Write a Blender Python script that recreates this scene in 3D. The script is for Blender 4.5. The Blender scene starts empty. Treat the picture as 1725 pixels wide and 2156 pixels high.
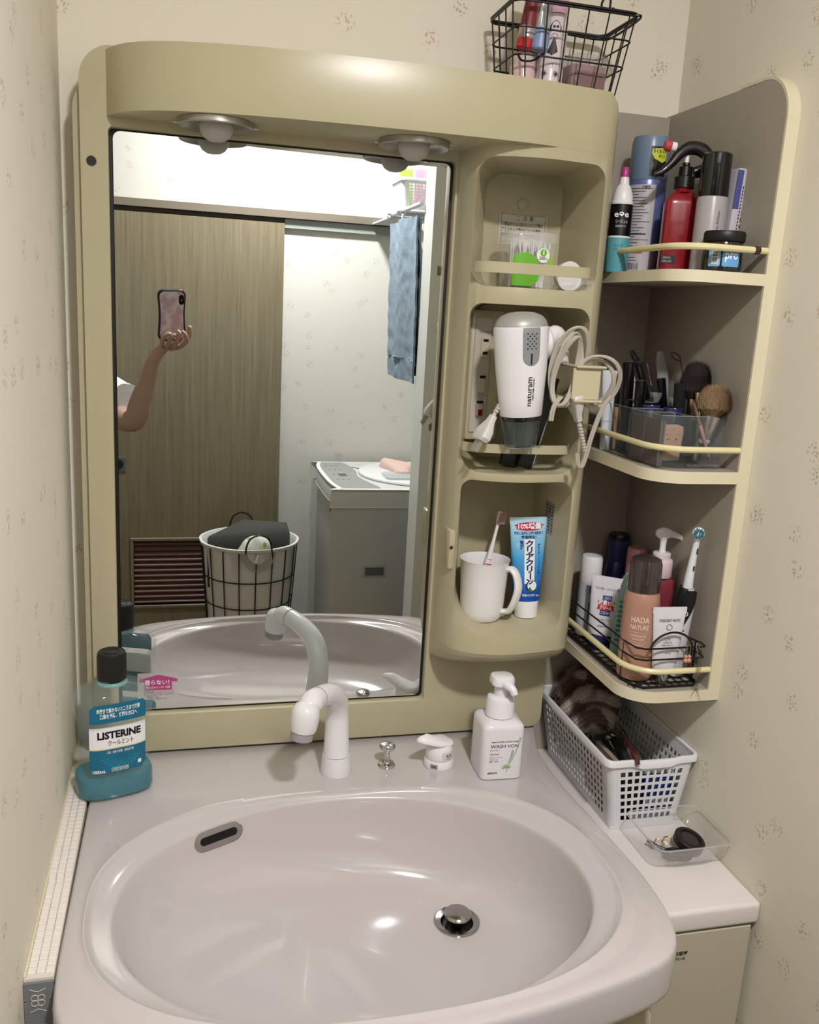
import bpy, bmesh, math, random
from mathutils import Vector, Matrix, noise
PI = math.pi
sin, cos = math.sin, math.cos
random.seed(7)
scene = bpy.context.scene
COL = scene.collection

# ------------------------------------------------------------------ camera
cam = bpy.data.cameras.new('camera')
camo = bpy.data.objects.new('camera', cam)
COL.objects.link(camo)
cam.sensor_fit = 'HORIZONTAL'
cam.sensor_width = 36.0
cam.lens = 36.0 * 1870.0 / 1725.0
cam.clip_start = 0.02
CR = Vector((0.96876, -0.24190, 0.05466))      # camera right
CD = Vector((-0.00174, -0.22701, -0.97389))    # camera down
CF = Vector((0.24799, 0.94337, -0.22034))      # camera forward
CP = Vector((0.0, -1.35, 1.506))
camo.matrix_world = Matrix(((CR.x, -CD.x, -CF.x, CP.x), (CR.y, -CD.y, -CF.y, CP.y), (CR.z, -CD.z, -CF.z, CP.z), (0, 0, 0, 1)))
scene.camera = camo
# ------------------------------------------------------------------ view + world
scene.view_settings.view_transform = 'Standard'
scene.view_settings.look = 'None'
scene.view_settings.gamma = 1.0
scene.view_settings.exposure = 0.0
scene.view_settings.use_curve_mapping = False
world = bpy.data.worlds.new('world')
scene.world = world
world.use_nodes = True
world.node_tree.nodes['Background'].inputs[0].default_value = (0.9, 0.95, 1.0, 1)
world.node_tree.nodes['Background'].inputs[1].default_value = 0.15
# ------------------------------------------------------------------ room lights
def area_light(name, loc, size, power, color, rot=(0, 0, 0)):
    l = bpy.data.lights.new(name, 'AREA')
    l.shape = 'DISK'; l.size = size; l.energy = power; l.color = color
    o = bpy.data.objects.new(name, l); COL.objects.link(o)
    o.location = loc; o.rotation_euler = rot
    return o
LAMP = (0.33, -1.40, 2.34)
area_light('ceiling_lamp_light', LAMP, 0.13, 30.0, (1.0, 0.975, 0.985))

# ------------------------------------------------------------------ helpers
def s2l(c):
    c = c / 255.0
    return c / 12.92 if c <= 0.04045 else ((c + 0.055) / 1.055) ** 2.4
def C(h):
    return (s2l(int(h[0:2], 16)), s2l(int(h[2:4], 16)), s2l(int(h[4:6], 16)), 1.0)
MATS = {}
def mat(h, rough=0.45, metal=0.0, trans=0.0, alpha=1.0, ior=1.45, bump=0.0, bscale=300.0, emit=0.0, coat=0.0, var=0.04, vscale=25.0, sheen=0.0, sss=0.0, spec=0.5):
    key = (h, rough, metal, trans, alpha, ior, bump, bscale, emit, coat, var, vscale, sheen, sss, spec)
    if key in MATS: return MATS[key]
    m = bpy.data.materials.new('mat_' + h)
    m.use_nodes = True
    nt = m.node_tree
    b = nt.nodes['Principled BSDF']
    b.inputs['Base Color'].default_value = C(h)
    b.inputs['Roughness'].default_value = rough
    b.inputs['Metallic'].default_value = metal
    b.inputs['Transmission Weight'].default_value = trans
    b.inputs['Alpha'].default_value = alpha
    b.inputs['IOR'].default_value = ior
    b.inputs['Coat Weight'].default_value = coat
    b.inputs['Sheen Weight'].default_value = sheen
    b.inputs['Specular IOR Level'].default_value = spec
    if sss:
        b.inputs['Subsurface Weight'].default_value = sss
        b.inputs['Subsurface Radius'].default_value = (0.01, 0.006, 0.004)
    if emit:
        b.inputs['Emission Color'].default_value = C(h)
        b.inputs['Emission Strength'].default_value = emit
    tc = nt.nodes.new('ShaderNodeTexCoord')
    if var and not trans:
        n = nt.nodes.new('ShaderNodeTexNoise'); n.inputs['Scale'].default_value = vscale; n.inputs['Detail'].default_value = 3
        nt.links.new(tc.outputs['Object'], n.inputs['Vector'])
        hs = nt.nodes.new('ShaderNodeHueSaturation'); hs.inputs['Color'].default_value = C(h)
        mr = nt.nodes.new('ShaderNodeMapRange'); mr.inputs['To Min'].default_value = 1 - var; mr.inputs['To Max'].default_value = 1 + var
        nt.links.new(n.outputs['Fac'], mr.inputs['Value'])
        nt.links.new(mr.outputs['Result'], hs.inputs['Value'])
        nt.links.new(hs.outputs['Color'], b.inputs['Base Color'])
    if bump:
        n2 = nt.nodes.new('ShaderNodeTexNoise'); n2.inputs['Scale'].default_value = bscale; n2.inputs['Detail'].default_value = 4
        bp = nt.nodes.new('ShaderNodeBump'); bp.inputs['Strength'].default_value = bump; bp.inputs['Distance'].default_value = 0.002
        nt.links.new(tc.outputs['Object'], n2.inputs['Vector'])
        nt.links.new(n2.outputs['Fac'], bp.inputs['Height'])
        nt.links.new(bp.outputs['Normal'], b.inputs['Normal'])
    MATS[key] = m
    return m

class G:
    """bag of vertices and faces"""
    def __init__(s, v=None, f=None): s.v = list(v or []); s.f = list(f or [])
    def add(s, o, M=None):
        k = len(s.v)
        s.v += [(M @ Vector(p)) if M else Vector(p) for p in o.v]
        s.f += [tuple(i + k for i in f) for f in o.f]
        return s
    def t(s, M): s.v = [M @ Vector(p) for p in s.v]; return s
    def move(s, x, y, z): return s.t(Matrix.Translation((x, y, z)))
    def rot(s, a, ax): return s.t(Matrix.Rotation(a, 4, ax))
    def scale(s, x, y, z): s.v = [Vector((p[0] * x, p[1] * y, p[2] * z)) for p in s.v]; return s
    def warp(s, fn): s.v = [Vector(fn(Vector(p))) for p in s.v]; return s

def tag(o, label=None, cat=None, group=None, kind=None):
    if label: o['label'] = label
    if cat: o['category'] = cat
    if group: o['group'] = group
    if kind: o['kind'] = kind
    return o
def fix_mesh(me, smooth=35, fixn=True):
    if fixn:
        bm = bmesh.new(); bm.from_mesh(me)
        bmesh.ops.recalc_face_normals(bm, faces=bm.faces)
        bm.to_mesh(me); bm.free()
    if smooth and len(me.polygons):
        me.shade_smooth(); me.set_sharp_from_angle(angle=math.radians(smooth))
def ob(name, g, m, parent=None, smooth=35, fixn=True, loc=None, rot=None):
    if isinstance(g, G):
        me = bpy.data.meshes.new(name); me.from_pydata([tuple(p) for p in g.v], [], g.f); me.update()
        fix_mesh(me, smooth, fixn)
    else: me = g
    me.materials.clear()
    for x in (m if isinstance(m, (list, tuple)) else [m]): me.materials.append(x)
    o = bpy.data.objects.new(name, me); COL.objects.link(o)
    if parent: o.parent = parent
    if loc: o.location = loc
    if rot: o.rotation_euler = rot
    return o
def thing(name, label, cat, loc=(0, 0, 0), rot=(0, 0, 0), group=None):
    o = bpy.data.objects.new(name, None); COL.objects.link(o)
    o.location = loc; o.rotation_euler = rot; o.empty_display_size = 0.02
    return tag(o, label, cat, group)
def struct(name, g, m, parent=None, smooth=35):
    o = ob(name, g, m, parent, smooth)
    if not parent: o['kind'] = 'structure'
    return o

def box(x0, x1, y0, y1, z0, z1, bev=0.0, seg=2):
    if bev <= 0:
        v = [(x0, y0, z0), (x1, y0, z0), (x1, y1, z0), (x0, y1, z0), (x0, y0, z1), (x1, y0, z1), (x1, y1, z1), (x0, y1, z1)]
        return G([Vector(p) for p in v], [(3, 2, 1, 0), (4, 5, 6, 7), (0, 1, 5, 4), (1, 2, 6, 5), (2, 3, 7, 6), (3, 0, 4, 7)])
    bm = bmesh.new()
    bmesh.ops.create_cube(bm, size=1.0, matrix=Matrix.Translation(((x0 + x1) / 2, (y0 + y1) / 2, (z0 + z1) / 2)) @ Matrix.Diagonal((x1 - x0, y1 - y0, z1 - z0, 1)))
    bmesh.ops.bevel(bm, geom=bm.edges[:], offset=bev, segments=seg, profile=0.5, affect='EDGES', clamp_overlap=True)
    return from_bm(bm)
def from_bm(bm):
    bm.verts.index_update()
    g = G([v.co.copy() for v in bm.verts], [tuple(v.index for v in f.verts) for f in bm.faces])
    bm.free(); return g
def loft(rings, close=True, cap0=True, cap1=True):
    n = len(rings[0]); v = []; f = []
    for r in rings: v += [Vector(p) for p in r]
    for i in range(len(rings) - 1):
        for j in range(n if close else n - 1):
            k = (j + 1) % n
            f.append((i * n + j, i * n + k, (i + 1) * n + k, (i + 1) * n + j))
    if cap0: f.append(tuple(range(n - 1, -1, -1)))
    if cap1: f.append(tuple((len(rings) - 1) * n + j for j in range(n)))
    return G(v, f)
def lathe(prof, seg=32, sx=1.0, sy=1.0, pw=2.0, cap0=True, cap1=True):
    """prof: (radius, z); sx, sy: oval; pw>2 squares the section"""
    rings = []
    for r, z in prof:
        ring = []
        for j in range(seg):
            a = 2 * PI * j / seg
            c, s = cos(a), sin(a)
            k = (abs(c) ** pw + abs(s) ** pw) ** (-1.0 / pw)
            ring.append((r * sx * k * c, r * sy * k * s, z))
        rings.append(ring)
    return loft(rings, True, cap0, cap1)
def prism(poly, z0, z1, bev=0.0, seg=2):
    g = loft([[(x, y, z0) for x, y in poly], [(x, y, z1) for x, y in poly]])
    if bev:
        bm = bmesh.new()
        vs = [bm.verts.new(p) for p in g.v]
        for f in g.f: bm.faces.new([vs[i] for i in f])
        bm.normal_update()
        ed = [e for e in bm.edges if abs(e.verts[0].co.z - e.verts[1].co.z) < 1e-7]
        bmesh.ops.bevel(bm, geom=ed, offset=bev, segments=seg, profile=0.5, affect='EDGES', clamp_overlap=True)
        g = from_bm(bm)
    return g
def rrect(x0, x1, y0, y1, r, n=6):
    if not isinstance(r, (tuple, list)): r = (r, r, r, r)
    p = []
    for (cx, cy, a0, q) in ((x1 - r[0], y1 - r[0], 0, r[0]), (x0 + r[1], y1 - r[1], 90, r[1]), (x0 + r[2], y0 + r[2], 180, r[2]), (x1 - r[3], y0 + r[3], 270, r[3])):
        for i in range(n + 1):
            a = math.radians(a0 + 90.0 * i / n)
            p.append((cx + q * cos(a), cy + q * sin(a)))
    return p
def circ(r, n=24, cx=0, cy=0): return [(cx + r * cos(2 * PI * i / n), cy + r * sin(2 * PI * i / n)) for i in range(n)]
def catmull(pts, sub=6, closed=False):
    P = [Vector(p) for p in pts]; n = len(P); out = []
    rng = range(n if closed else n - 1)
    for i in rng:
        if closed: a, b, c, d = P[(i - 1) % n], P[i], P[(i + 1) % n], P[(i + 2) % n]
        else: a, b, c, d = P[max(i - 1, 0)], P[i], P[i + 1], P[min(i + 2, n - 1)]
        for k in range(sub):
            t = k / sub
            out.append(0.5 * ((2 * b) + (c - a) * t + (2 * a - 5 * b + 4 * c - d) * t * t + (3 * b - a - 3 * c + d) * t ** 3))
    if not closed: out.append(P[-1])
    return out
def tube(path, r, seg=8, closed=False, flat=1.0, cap=True):
    """r: radius or list; flat: squash of the second axis"""
    P = [Vector(p) for p in path]; n = len(P)
    R = r if isinstance(r, (list, tuple)) else [r] * n
    rings = []; up = None
    for i in range(n):
        if closed: d = P[(i + 1) % n] - P[(i - 1) % n]
        else: d = P[min(i + 1, n - 1)] - P[max(i - 1, 0)]
        d.normalize()
        if up is None:
            up = Vector((0, 0, 1)) if abs(d.z) < 0.9 else Vector((1, 0, 0))
        u = (up - d * up.dot(d)).normalized(); w = d.cross(u); up = u
        rings.append([P[i] + (u * cos(2 * PI * k / seg) + w * flat * sin(2 * PI * k / seg)) * R[i] for k in range(seg)])
    if closed: rings.append(rings[0])
    return loft(rings, True, cap and not closed, cap and not closed)
def resample_r(rs, n):
    out = []
    for i in range(n):
        t = i / (n - 1) * (len(rs) - 1); k = min(int(t), len(rs) - 2); out.append(rs[k] * (1 - t + k) + rs[k + 1] * (t - k))
    return out
def stube(pts, rs, seg=12, sub=6, closed=False, flat=1.0):
    p = catmull(pts, sub, closed)
    return tube(p, resample_r(rs, len(p)) if isinstance(rs, (list, tuple)) else rs, seg, closed, flat)
def sphere(r, seg=20, sx=1, sy=1, sz=1):
    n = seg // 2
    return lathe([(max(r * sin(PI * i / n), r * 0.001), -r * cos(PI * i / n)) for i in range(n + 1)], seg).scale(sx, sy, sz)
TXT = {}
def text(s, size, align='CENTER', bold=0.0, ext=0.0, space=1.0, shear=0.0, w=None):
    """flat lettering in the XZ plane facing -Y, centred on the origin"""
    c = bpy.data.curves.new('text', 'FONT'); c.body = s; c.size = size; c.align_x = align; c.align_y = 'CENTER'
    c.offset = bold; c.extrude = ext; c.resolution_u = 2; c.space_character = space; c.shear = shear
    o = bpy.data.objects.new('text', c); COL.objects.link(o)
    dg = bpy.context.evaluated_depsgraph_get(); dg.update()
    me = bpy.data.meshes.new_from_object(o.evaluated_get(dg))
    g = G([Vector((v.co.x, -v.co.z, v.co.y)) for v in me.vertices], [tuple(p.vertices) for p in me.polygons])
    bpy.data.objects.remove(o); bpy.data.curves.remove(c); bpy.data.meshes.remove(me)
    if w and g.v:
        k = w / (max(p.x for p in g.v) - min(p.x for p in g.v)); g.scale(k, 1, 1)
    return g
def subdiv_x(g, step):
    """cut flat XZ geometry at regular x so that it can be wrapped"""
    bm = bmesh.new(); vs = [bm.verts.new(p) for p in g.v]
    for f in g.f:
        try: bm.faces.new([vs[i] for i in f])
        except ValueError: pass
    xs = [p[0] for p in g.v]
    if xs:
        k = math.ceil(min(xs) / step)
        while k * step < max(xs):
            geo = bm.verts[:] + bm.edges[:] + bm.faces[:]
            bmesh.ops.bisect_plane(bm, geom=geo, plane_co=(k * step, 0, 0), plane_no=(1, 0, 0)); k += 1
    return from_bm(bm)
def wrap(g, rx, ry=None, off=0.0003, a0=0.0):
    """wrap flat XZ geometry around a vertical (oval) cylinder, centre facing -Y turned by a0"""
    ry = ry or rx
    def fn(p):
        a = p.x / rx + a0
        return ((rx + off - p.y) * sin(a), -(ry + off - p.y) * cos(a), p.z)
    return subdiv_x(g, rx * 0.2).warp(fn)
def plate(poly, y=0.0):
    """flat polygon in XZ facing -Y"""
    return G([Vector((a, y, b)) for a, b in poly], [tuple(range(len(poly)))])
def rectp(x0, x1, z0, z1, y=0.0, r=0.0): return plate(rrect(x0, x1, z0, z1, r, 4) if r else [(x0, z0), (x1, z0), (x1, z1), (x0, z1)], y)
def bake(o):
    dg = bpy.context.evaluated_depsgraph_get(); dg.update()
    me = bpy.data.meshes.new_from_object(o.evaluated_get(dg))
    bpy.data.objects.remove(o)
    return me
def tmp(g):
    me = bpy.data.meshes.new('tmp'); me.from_pydata([tuple(p) for p in g.v], [], g.f); me.update()
    bm = bmesh.new(); bm.from_mesh(me); bmesh.ops.recalc_face_normals(bm, faces=bm.faces); bm.to_mesh(me); bm.free()
    o = bpy.data.objects.new('tmp', me); COL.objects.link(o); return o
def boolean(base, ops, bevel=0.0, seg=3, angle=35, smooth=30):
    """base: G; ops: list of (op, G); returns a mesh"""
    o = tmp(base); extra = []
    for op, g in ops:
        c = tmp(g); extra.append(c)
        md = o.modifiers.new('b', 'BOOLEAN'); md.operation = op; md.object = c; md.solver = 'EXACT'
    if bevel:
        md = o.modifiers.new('v', 'BEVEL'); md.width = bevel; md.segments = seg; md.limit_method = 'ANGLE'; md.angle_limit = math.radians(angle); md.harden_normals = False
    me = bake(o)
    for c in extra: bpy.data.objects.remove(c)
    me.shade_smooth(); me.set_sharp_from_angle(angle=math.radians(smooth))
    return me
def skin(verts, edges, radii, sub=2, root=0):
    me = bpy.data.meshes.new('skin'); me.from_pydata([tuple(v) for v in verts], edges, []); me.update()
    o = bpy.data.objects.new('skin', me); COL.objects.link(o)
    md = o.modifiers.new('s', 'SKIN'); md.use_smooth_shade = True
    for i, r in enumerate(radii):
        sv = me.skin_vertices[0].data[i]
        sv.radius = r if isinstance(r, tuple) else (r, r); sv.use_root = (i == root)
    if sub:
        m2 = o.modifiers.new('u', 'SUBSURF'); m2.levels = sub; m2.render_levels = sub
    me2 = bake(o); me2.shade_smooth(); return me2
def holed(us, vs, solid, fn, th):
    """wall of cells us x vs with holes; fn(u, v, d) -> point; th: thickness"""
    g = G(); idx = {}
    def vid(i, j, k):
        key = (i, j, k)
        if key not in idx:
            idx[key] = len(g.v); g.v.append(Vector(fn(us[i], vs[j], th * k)))
        return idx[key]
    nu, nv = len(us) - 1, len(vs) - 1
    S = lambda i, j: 0 <= i < nu and 0 <= j < nv and solid(i, j)
    for i in range(nu):
        for j in range(nv):
            if not S(i, j): continue
            for k in (0, 1): g.f.append((vid(i, j, k), vid(i + 1, j, k), vid(i + 1, j + 1, k), vid(i, j + 1, k)))
            if not S(i - 1, j): g.f.append((vid(i, j, 0), vid(i, j + 1, 0), vid(i, j + 1, 1), vid(i, j, 1)))
            if not S(i + 1, j): g.f.append((vid(i + 1, j, 0), vid(i + 1, j + 1, 0), vid(i + 1, j + 1, 1), vid(i + 1, j, 1)))
            if not S(i, j - 1): g.f.append((vid(i, j, 0), vid(i + 1, j, 0), vid(i + 1, j, 1), vid(i, j, 1)))
            if not S(i, j + 1): g.f.append((vid(i, j + 1, 0), vid(i + 1, j + 1, 0), vid(i + 1, j + 1, 1), vid(i, j + 1, 1)))
    return g
def copy_tree(o, parent=None, **kw):
    c = o.copy(); COL.objects.link(c)
    if parent: c.parent = parent
    for ch in o.children: copy_tree(ch, c)
    return c
# ------------------------------------------------------------------ shared materials
def wallpaper(name, base, seed, bright=1.0):
    m = bpy.data.materials.new(name); m.use_nodes = True
    nt = m.node_tree; N = nt.nodes; L = nt.links
    b = N['Principled BSDF']; b.inputs['Roughness'].default_value = 0.85
    b.inputs['Specular IOR Level'].default_value = 0.2
    tc = N.new('ShaderNodeTexCoord')
    mp = N.new('ShaderNodeMapping'); mp.inputs['Location'].default_value = (seed, seed * 2, seed * 0.7)
    sx = N.new('ShaderNodeSeparateXYZ'); cb = N.new('ShaderNodeCombineXYZ'); au = N.new('ShaderNodeMath'); au.operation = 'ADD'
    L.new(tc.outputs['Object'], sx.inputs[0]); L.new(sx.outputs['X'], au.inputs[0]); L.new(sx.outputs['Y'], au.inputs[1])
    L.new(au.outputs[0], cb.inputs['X']); L.new(sx.outputs['Z'], cb.inputs['Y']); L.new(cb.outputs[0], mp.inputs['Vector'])
    # sprigs: small flecks gathered near scattered centres
    def sprig(scale, rad, col_scale, off):
        v = N.new('ShaderNodeTexVoronoi'); v.voronoi_dimensions = '2D'; v.inputs['Scale'].default_value = scale; v.inputs['Randomness'].default_value = 0.8
        ad = N.new('ShaderNodeVectorMath'); ad.operation = 'ADD'; ad.inputs[1].default_value = (off, off, off)
        L.new(mp.outputs['Vector'], ad.inputs[0]); L.new(ad.outputs[0], v.inputs['Vector'])
        near = N.new('ShaderNodeMapRange'); near.inputs['From Min'].default_value = rad * 0.6; near.inputs['From Max'].default_value = rad
        near.inputs['To Min'].default_value = 1; near.inputs['To Max'].default_value = 0
        L.new(v.outputs['Distance'], near.inputs['Value'])
        n = N.new('ShaderNodeTexVoronoi'); n.voronoi_dimensions = '2D'; n.inputs['Scale'].default_value = col_scale; n.feature = 'F1'
        nz = N.new('ShaderNodeTexNoise'); nz.inputs['Scale'].default_value = 90; nz.inputs['Detail'].default_value = 1
        wz = N.new('ShaderNodeVectorMath'); wz.operation = 'MULTIPLY_ADD'; wz.inputs[1].default_value = (0.012, 0.012, 0.012)
        L.new(ad.outputs[0], nz.inputs['Vector']); L.new(nz.outputs['Color'], wz.inputs[0]); L.new(ad.outputs[0], wz.inputs[2])
        L.new(wz.outputs[0], n.inputs['Vector'])
        th = N.new('ShaderNodeMapRange'); th.inputs['From Min'].default_value = 0.33; th.inputs['From Max'].default_value = 0.20
        L.new(n.outputs['Distance'], th.inputs['Value'])
        mu = N.new('ShaderNodeMath'); mu.operation = 'MULTIPLY'
        L.new(near.outputs['Result'], mu.inputs[0]); L.new(th.outputs['Result'], mu.inputs[1])
        return mu, v
    a, va = sprig(7.5, 0.125, 150.0, 0.0)
    c, vc = sprig(8.0, 0.12, 165.0, 3.3)
    soft = N.new('ShaderNodeTexNoise'); soft.inputs['Scale'].default_value = 2.0
    L.new(mp.outputs['Vector'], soft.inputs['Vector'])
    def mix(fac, A, Bc, k):
        mx = N.new('ShaderNodeMix'); mx.data_type = 'RGBA'
        sc = N.new('ShaderNodeMath'); sc.operation = 'MULTIPLY'; sc.inputs[1].default_value = k
        L.new(fac, sc.inputs[0]); L.new(sc.outputs[0], mx.inputs[0])
        if isinstance(A, tuple): mx.inputs[6].default_value = A
        else: L.new(A, mx.inputs[6])
        mx.inputs[7].default_value = Bc
        return mx.outputs[2]
    m0 = mix(soft.outputs['Fac'], C(base), C('ddd5c0'), 0.3)
    m1 = mix(a.outputs[0], m0, C('b5806f'), 0.55)
    m2 = mix(c.outputs[0], m1, C('7d7b60'), 0.5)
    L.new(m2, b.inputs['Base Color'])
    n3 = N.new('ShaderNodeTexNoise'); n3.inputs['Scale'].default_value = 700; n3.inputs['Detail'].default_value = 2
    L.new(tc.outputs['Object'], n3.inputs['Vector'])
    bp = N.new('ShaderNodeBump'); bp.inputs['Strength'].default_value = 0.15; bp.inputs['Distance'].default_value = 0.001
    L.new(n3.outputs['Fac'], bp.inputs['Height']); L.new(bp.outputs['Normal'], b.inputs['Normal'])
    return m
def woodmat(name, a, bcol, rough=0.5, sx=60.0, sz=2.0):
    m = bpy.data.materials.new(name); m.use_nodes = True
    nt = m.node_tree; N = nt.nodes; L = nt.links
    b = N['Principled BSDF']; b.inputs['Roughness'].default_value = rough
    tc = N.new('ShaderNodeTexCoord'); mp = N.new('ShaderNodeMapping'); mp.inputs['Scale'].default_value = (sx, sx, sz)
    L.new(tc.outputs['Object'], mp.inputs['Vector'])
    n = N.new('ShaderNodeTexNoise'); n.inputs['Scale'].default_value = 2.0; n.inputs['Detail'].default_value = 6; n.inputs['Roughness'].default_value = 0.65
    L.new(mp.outputs['Vector'], n.inputs['Vector'])
    r = N.new('ShaderNodeValToRGB'); r.color_ramp.elements[0].position = 0.3; r.color_ramp.elements[1].position = 0.7
    r.color_ramp.elements[0].color = C(a); r.color_ramp.elements[1].color = C(bcol)
    L.new(n.outputs['Fac'], r.inputs['Fac']); L.new(r.outputs['Color'], b.inputs['Base Color'])
    return m
WP = wallpaper('wallpaper', 'e4dece', 1.0)
WP2 = wallpaper('wallpaper_dimmed', 'c6c6c0', 5.0)  # same paper, colour darkened to offset strong lamp light on the front wall
PLASTIC = mat('b1a98b', 0.29, spec=0.45, var=0.02)
CERAMIC = mat('bfb8b6', 0.12, coat=0.4, var=0.01)
WHITE = mat('e4e2e2', 0.35, var=0.01)
WHITEG = mat('e0dfe0', 0.18, coat=0.3, var=0.01)
BLACK = mat('0c0b0b', 0.35)
BLACKM = mat('120f0f', 0.4, metal=0.0)
CHROME = mat('c9c9c9', 0.12, metal=1.0, var=0)
SILVER = mat('b8b5b0', 0.3, metal=0.9)
GOLD = mat('c8b48a', 0.25, metal=1.0)
LAMI = mat('a0988b', 0.5, var=0.02)
EDGE = mat('d5ccb0', 0.4, var=0.02)
CLEAR = mat('ffffff', 0.03, trans=1.0, ior=1.1)
ACRYL = mat('f4fbfb', 0.03, trans=1.0, ior=1.3)
INK = mat('15151a', 0.5, var=0)
WHITEINK = mat('f2f2f2', 0.5, var=0)
# ================================================================== SETTING
XL, XR, YB = -0.163, 0.781, 0.052
struct('wall_back', box(XL - 0.1, XR + 0.1, YB, YB + 0.1, 0, 2.4), WP)
struct('wall_left', box(-1.35, XL, -0.80, YB, 0, 2.4), WP)
struct('wall_right', box(XR, 1.35, -1.05, YB, 0, 2.4), WP)
struct('wall_pillar', box(0.652, 1.35, -1.145, -1.05, 0, 2.4), mat('c9cac6', 0.45, var=0.01))
struct('wall_far_right', box(1.25, 1.35, -1.9, -1.145, 0, 2.4), WP2)
struct('wall_far_left', box(-1.35, -1.25, -1.9, -0.8, 0, 2.4), WP2)
struct('wall_front', box(-1.35, 1.35, -1.92, -1.815, 0, 2.4), WP2)
struct('floor', box(-1.35, 1.35, -1.92, 0.15, -0.05, 0), woodmat('floorwood', '8a7350', 'a38a63', sx=10, sz=10))
struct('ceiling', box(-1.35, 1.35, -1.92, 0.15, 2.4, 2.45), mat('e6e2d8', 0.8))
struct('trim_1', box(-0.42, 0.80, -1.8149, -1.785, 1.788, 1.812), mat('70675a', 0.5)) # header over the door
struct('trim_2', box(0.338, 0.80, -1.815, -1.80, 1.757, 1.786), mat('8f958f', 0.5))
struct('trim_3', box(-0.42, 0.338, -1.812, -1.80, 1.772, 1.786), mat('2a241e', 0.6))
# sliding door with louvers
door = thing('door_1', None, None, (0, -1.80, 0)); door['kind'] = 'structure'
DW = woodmat('doorwood', '675f4a', '7f755e', 0.45)
x0, x1 = -0.30, 0.335
lx0, lx1, lz0, lz1 = -0.165, 0.20, 0.437, 0.672
dg = G()
for (a, b_, c, d) in ((x0, lx0, 0.02, 1.770), (lx1, x1, 0.02, 1.770), (lx0, lx1, 0.02, lz0), (lx0, lx1, lz1, 1.770)):
    dg.add(box(a, b_, -0.012, 0.02, c, d))
ob('door_panel', dg, DW, door)
ob('louver_back', box(lx0, lx1, -0.012, -0.006, lz0, lz1), mat('15100d', 0.8), door)
sl = None
for i in range(12):
    z = lz0 + 0.010 + i * (lz1 - lz0 - 0.012) / 11.5
    if sl is None:
        sl = ob('slat', box(lx0, lx1, -0.009, 0.009, -0.0055, 0.0055, 0.002, 1).rot(math.radians(-38), 'X'), mat('6e534a', 0.5), door)
        sl.location = (0, 0.004, z)
    else:
        c = sl.copy(); COL.objects.link(c); c.location = (0, 0.004, z)
fr = G()
for bb in ((lx0 - .012, lx1 + .012, lz0 - .012, lz0), (lx0 - .012, lx1 + .012, lz1, lz1 + .012), (lx0 - .012, lx0, lz0, lz1), (lx1, lx1 + .012, lz0, lz1)):
    fr.add(box(bb[0], bb[1], 0.0, 0.024, bb[2], bb[3], 0.002, 1))
ob('louver_frame', fr, DW, door)
hp = ob('door_handle', box(-0.235, -0.187, 0.018, 0.023, 0.918, 0.968, 0.001, 1), mat('5c6360', 0.4, metal=0.4), door)
ob('finger_pull', prism(circ(0.017, 24), 0, 0.002).rot(PI / 2, 'X').move(-0.211, 0.0245, 0.944), mat('0b0c0b', 0.5), hp)

# ================================================================== CEILING LAMP
cl = thing('ceiling_light', 'round white ceiling light that lights the washroom', 'light', (LAMP[0], LAMP[1], 2.4))
ob('base', lathe([(0.001, 0), (0.05, 0), (0.05, -0.02), (0.001, -0.02)], 24), WHITE, cl)
ob('bulb', lathe([(0.001, -0.02), (0.035, -0.024), (0.045, -0.034), (0.040, -0.046), (0.001, -0.052)], 24), mat('fff1dd', 0.4, emit=3.0), cl)

# ================================================================== MIRROR CABINET
cab = thing('mirror_cabinet', 'beige moulded plastic mirror cabinet with three side niches above the basin', 'cabinet', (0, 0, 0))
hoodp = [(-.100, .03), (-.100, -.004), (-.093, -.022), (-.082, -.041), (-.068, -.059), (-.05, -.074), (-.03, -.085), (0, -.098), (.04, -.109), (.085, -.117), (.13, -.123), (.22, -.130), (.31, -.135), (.40, -.1365), (.45, -.1355), (.485, -.132), (.505, -.127), (.55, -.121), (.585, -.115), (.598, -.107), (.607, -.094), (.611, -.078), (.611, .03)]
colp = [(.398, .03), (.398, -.010), (.3985, -.030), (.400, -.050), (.4045, -.075), (.412, -.093), (.425, -.107), (.445, -.118), (.467, -.1240), (.485, -.1265), (.505, -.1268), (.55, -.1208), (.585, -.1148), (.598, -.1068), (.607, -.0938), (.6109, -.078), (.6109, .03)]
def xz_prism(poly, y0, y1):
    return loft([[(x, y0, z) for x, z in poly], [(x, y1, z) for x, z in poly]])
def taper_cut(xf, xb, x1, z0, z1, r):
    xff = xb - (xb - xf) / .154 * .334
    return loft([[(x, y_, z) for x, z in rrect(x0_, x1, z0, z1, r)] for y_, x0_ in ((-.3, xff), (.034, xb))])
rear_g = xz_prism(rrect(-.1415, .2, .8075, 1.790, (.01, .045, .02, .01), 8), -.0015, .0495)
plate_g = xz_prism(rrect(-.1315, .6112, .806, 1.8262, (.06, .045, .006, .02), 8), -.012, .050)
hood_g = prism(hoodp, 1.738, 1.8195)
col_g = prism(colp, .990, 1.7385)
outl = xz_prism(rrect(-.20, .6113, .70, 1.8255, (.055, .02, .02, .02), 8), -.3, .049)
cuts = [('DIFFERENCE', xz_prism(rrect(-.096, .3945, .8675, 1.7255, .006, 3), -.05, .030)),
        ('DIFFERENCE', taper_cut(0.385, 0.458, 0.5865, 1.547, 1.722, (.022, .03, .03, .026))),
        ('DIFFERENCE', taper_cut(0.392, 0.4555, 0.5835, 1.277, 1.523, (.022, .02, .03, .03))),
        ('DIFFERENCE', taper_cut(0.399, 0.4525, 0.5815, 1.022, 1.265, (.024, .02, .055, .026)))]
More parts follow.
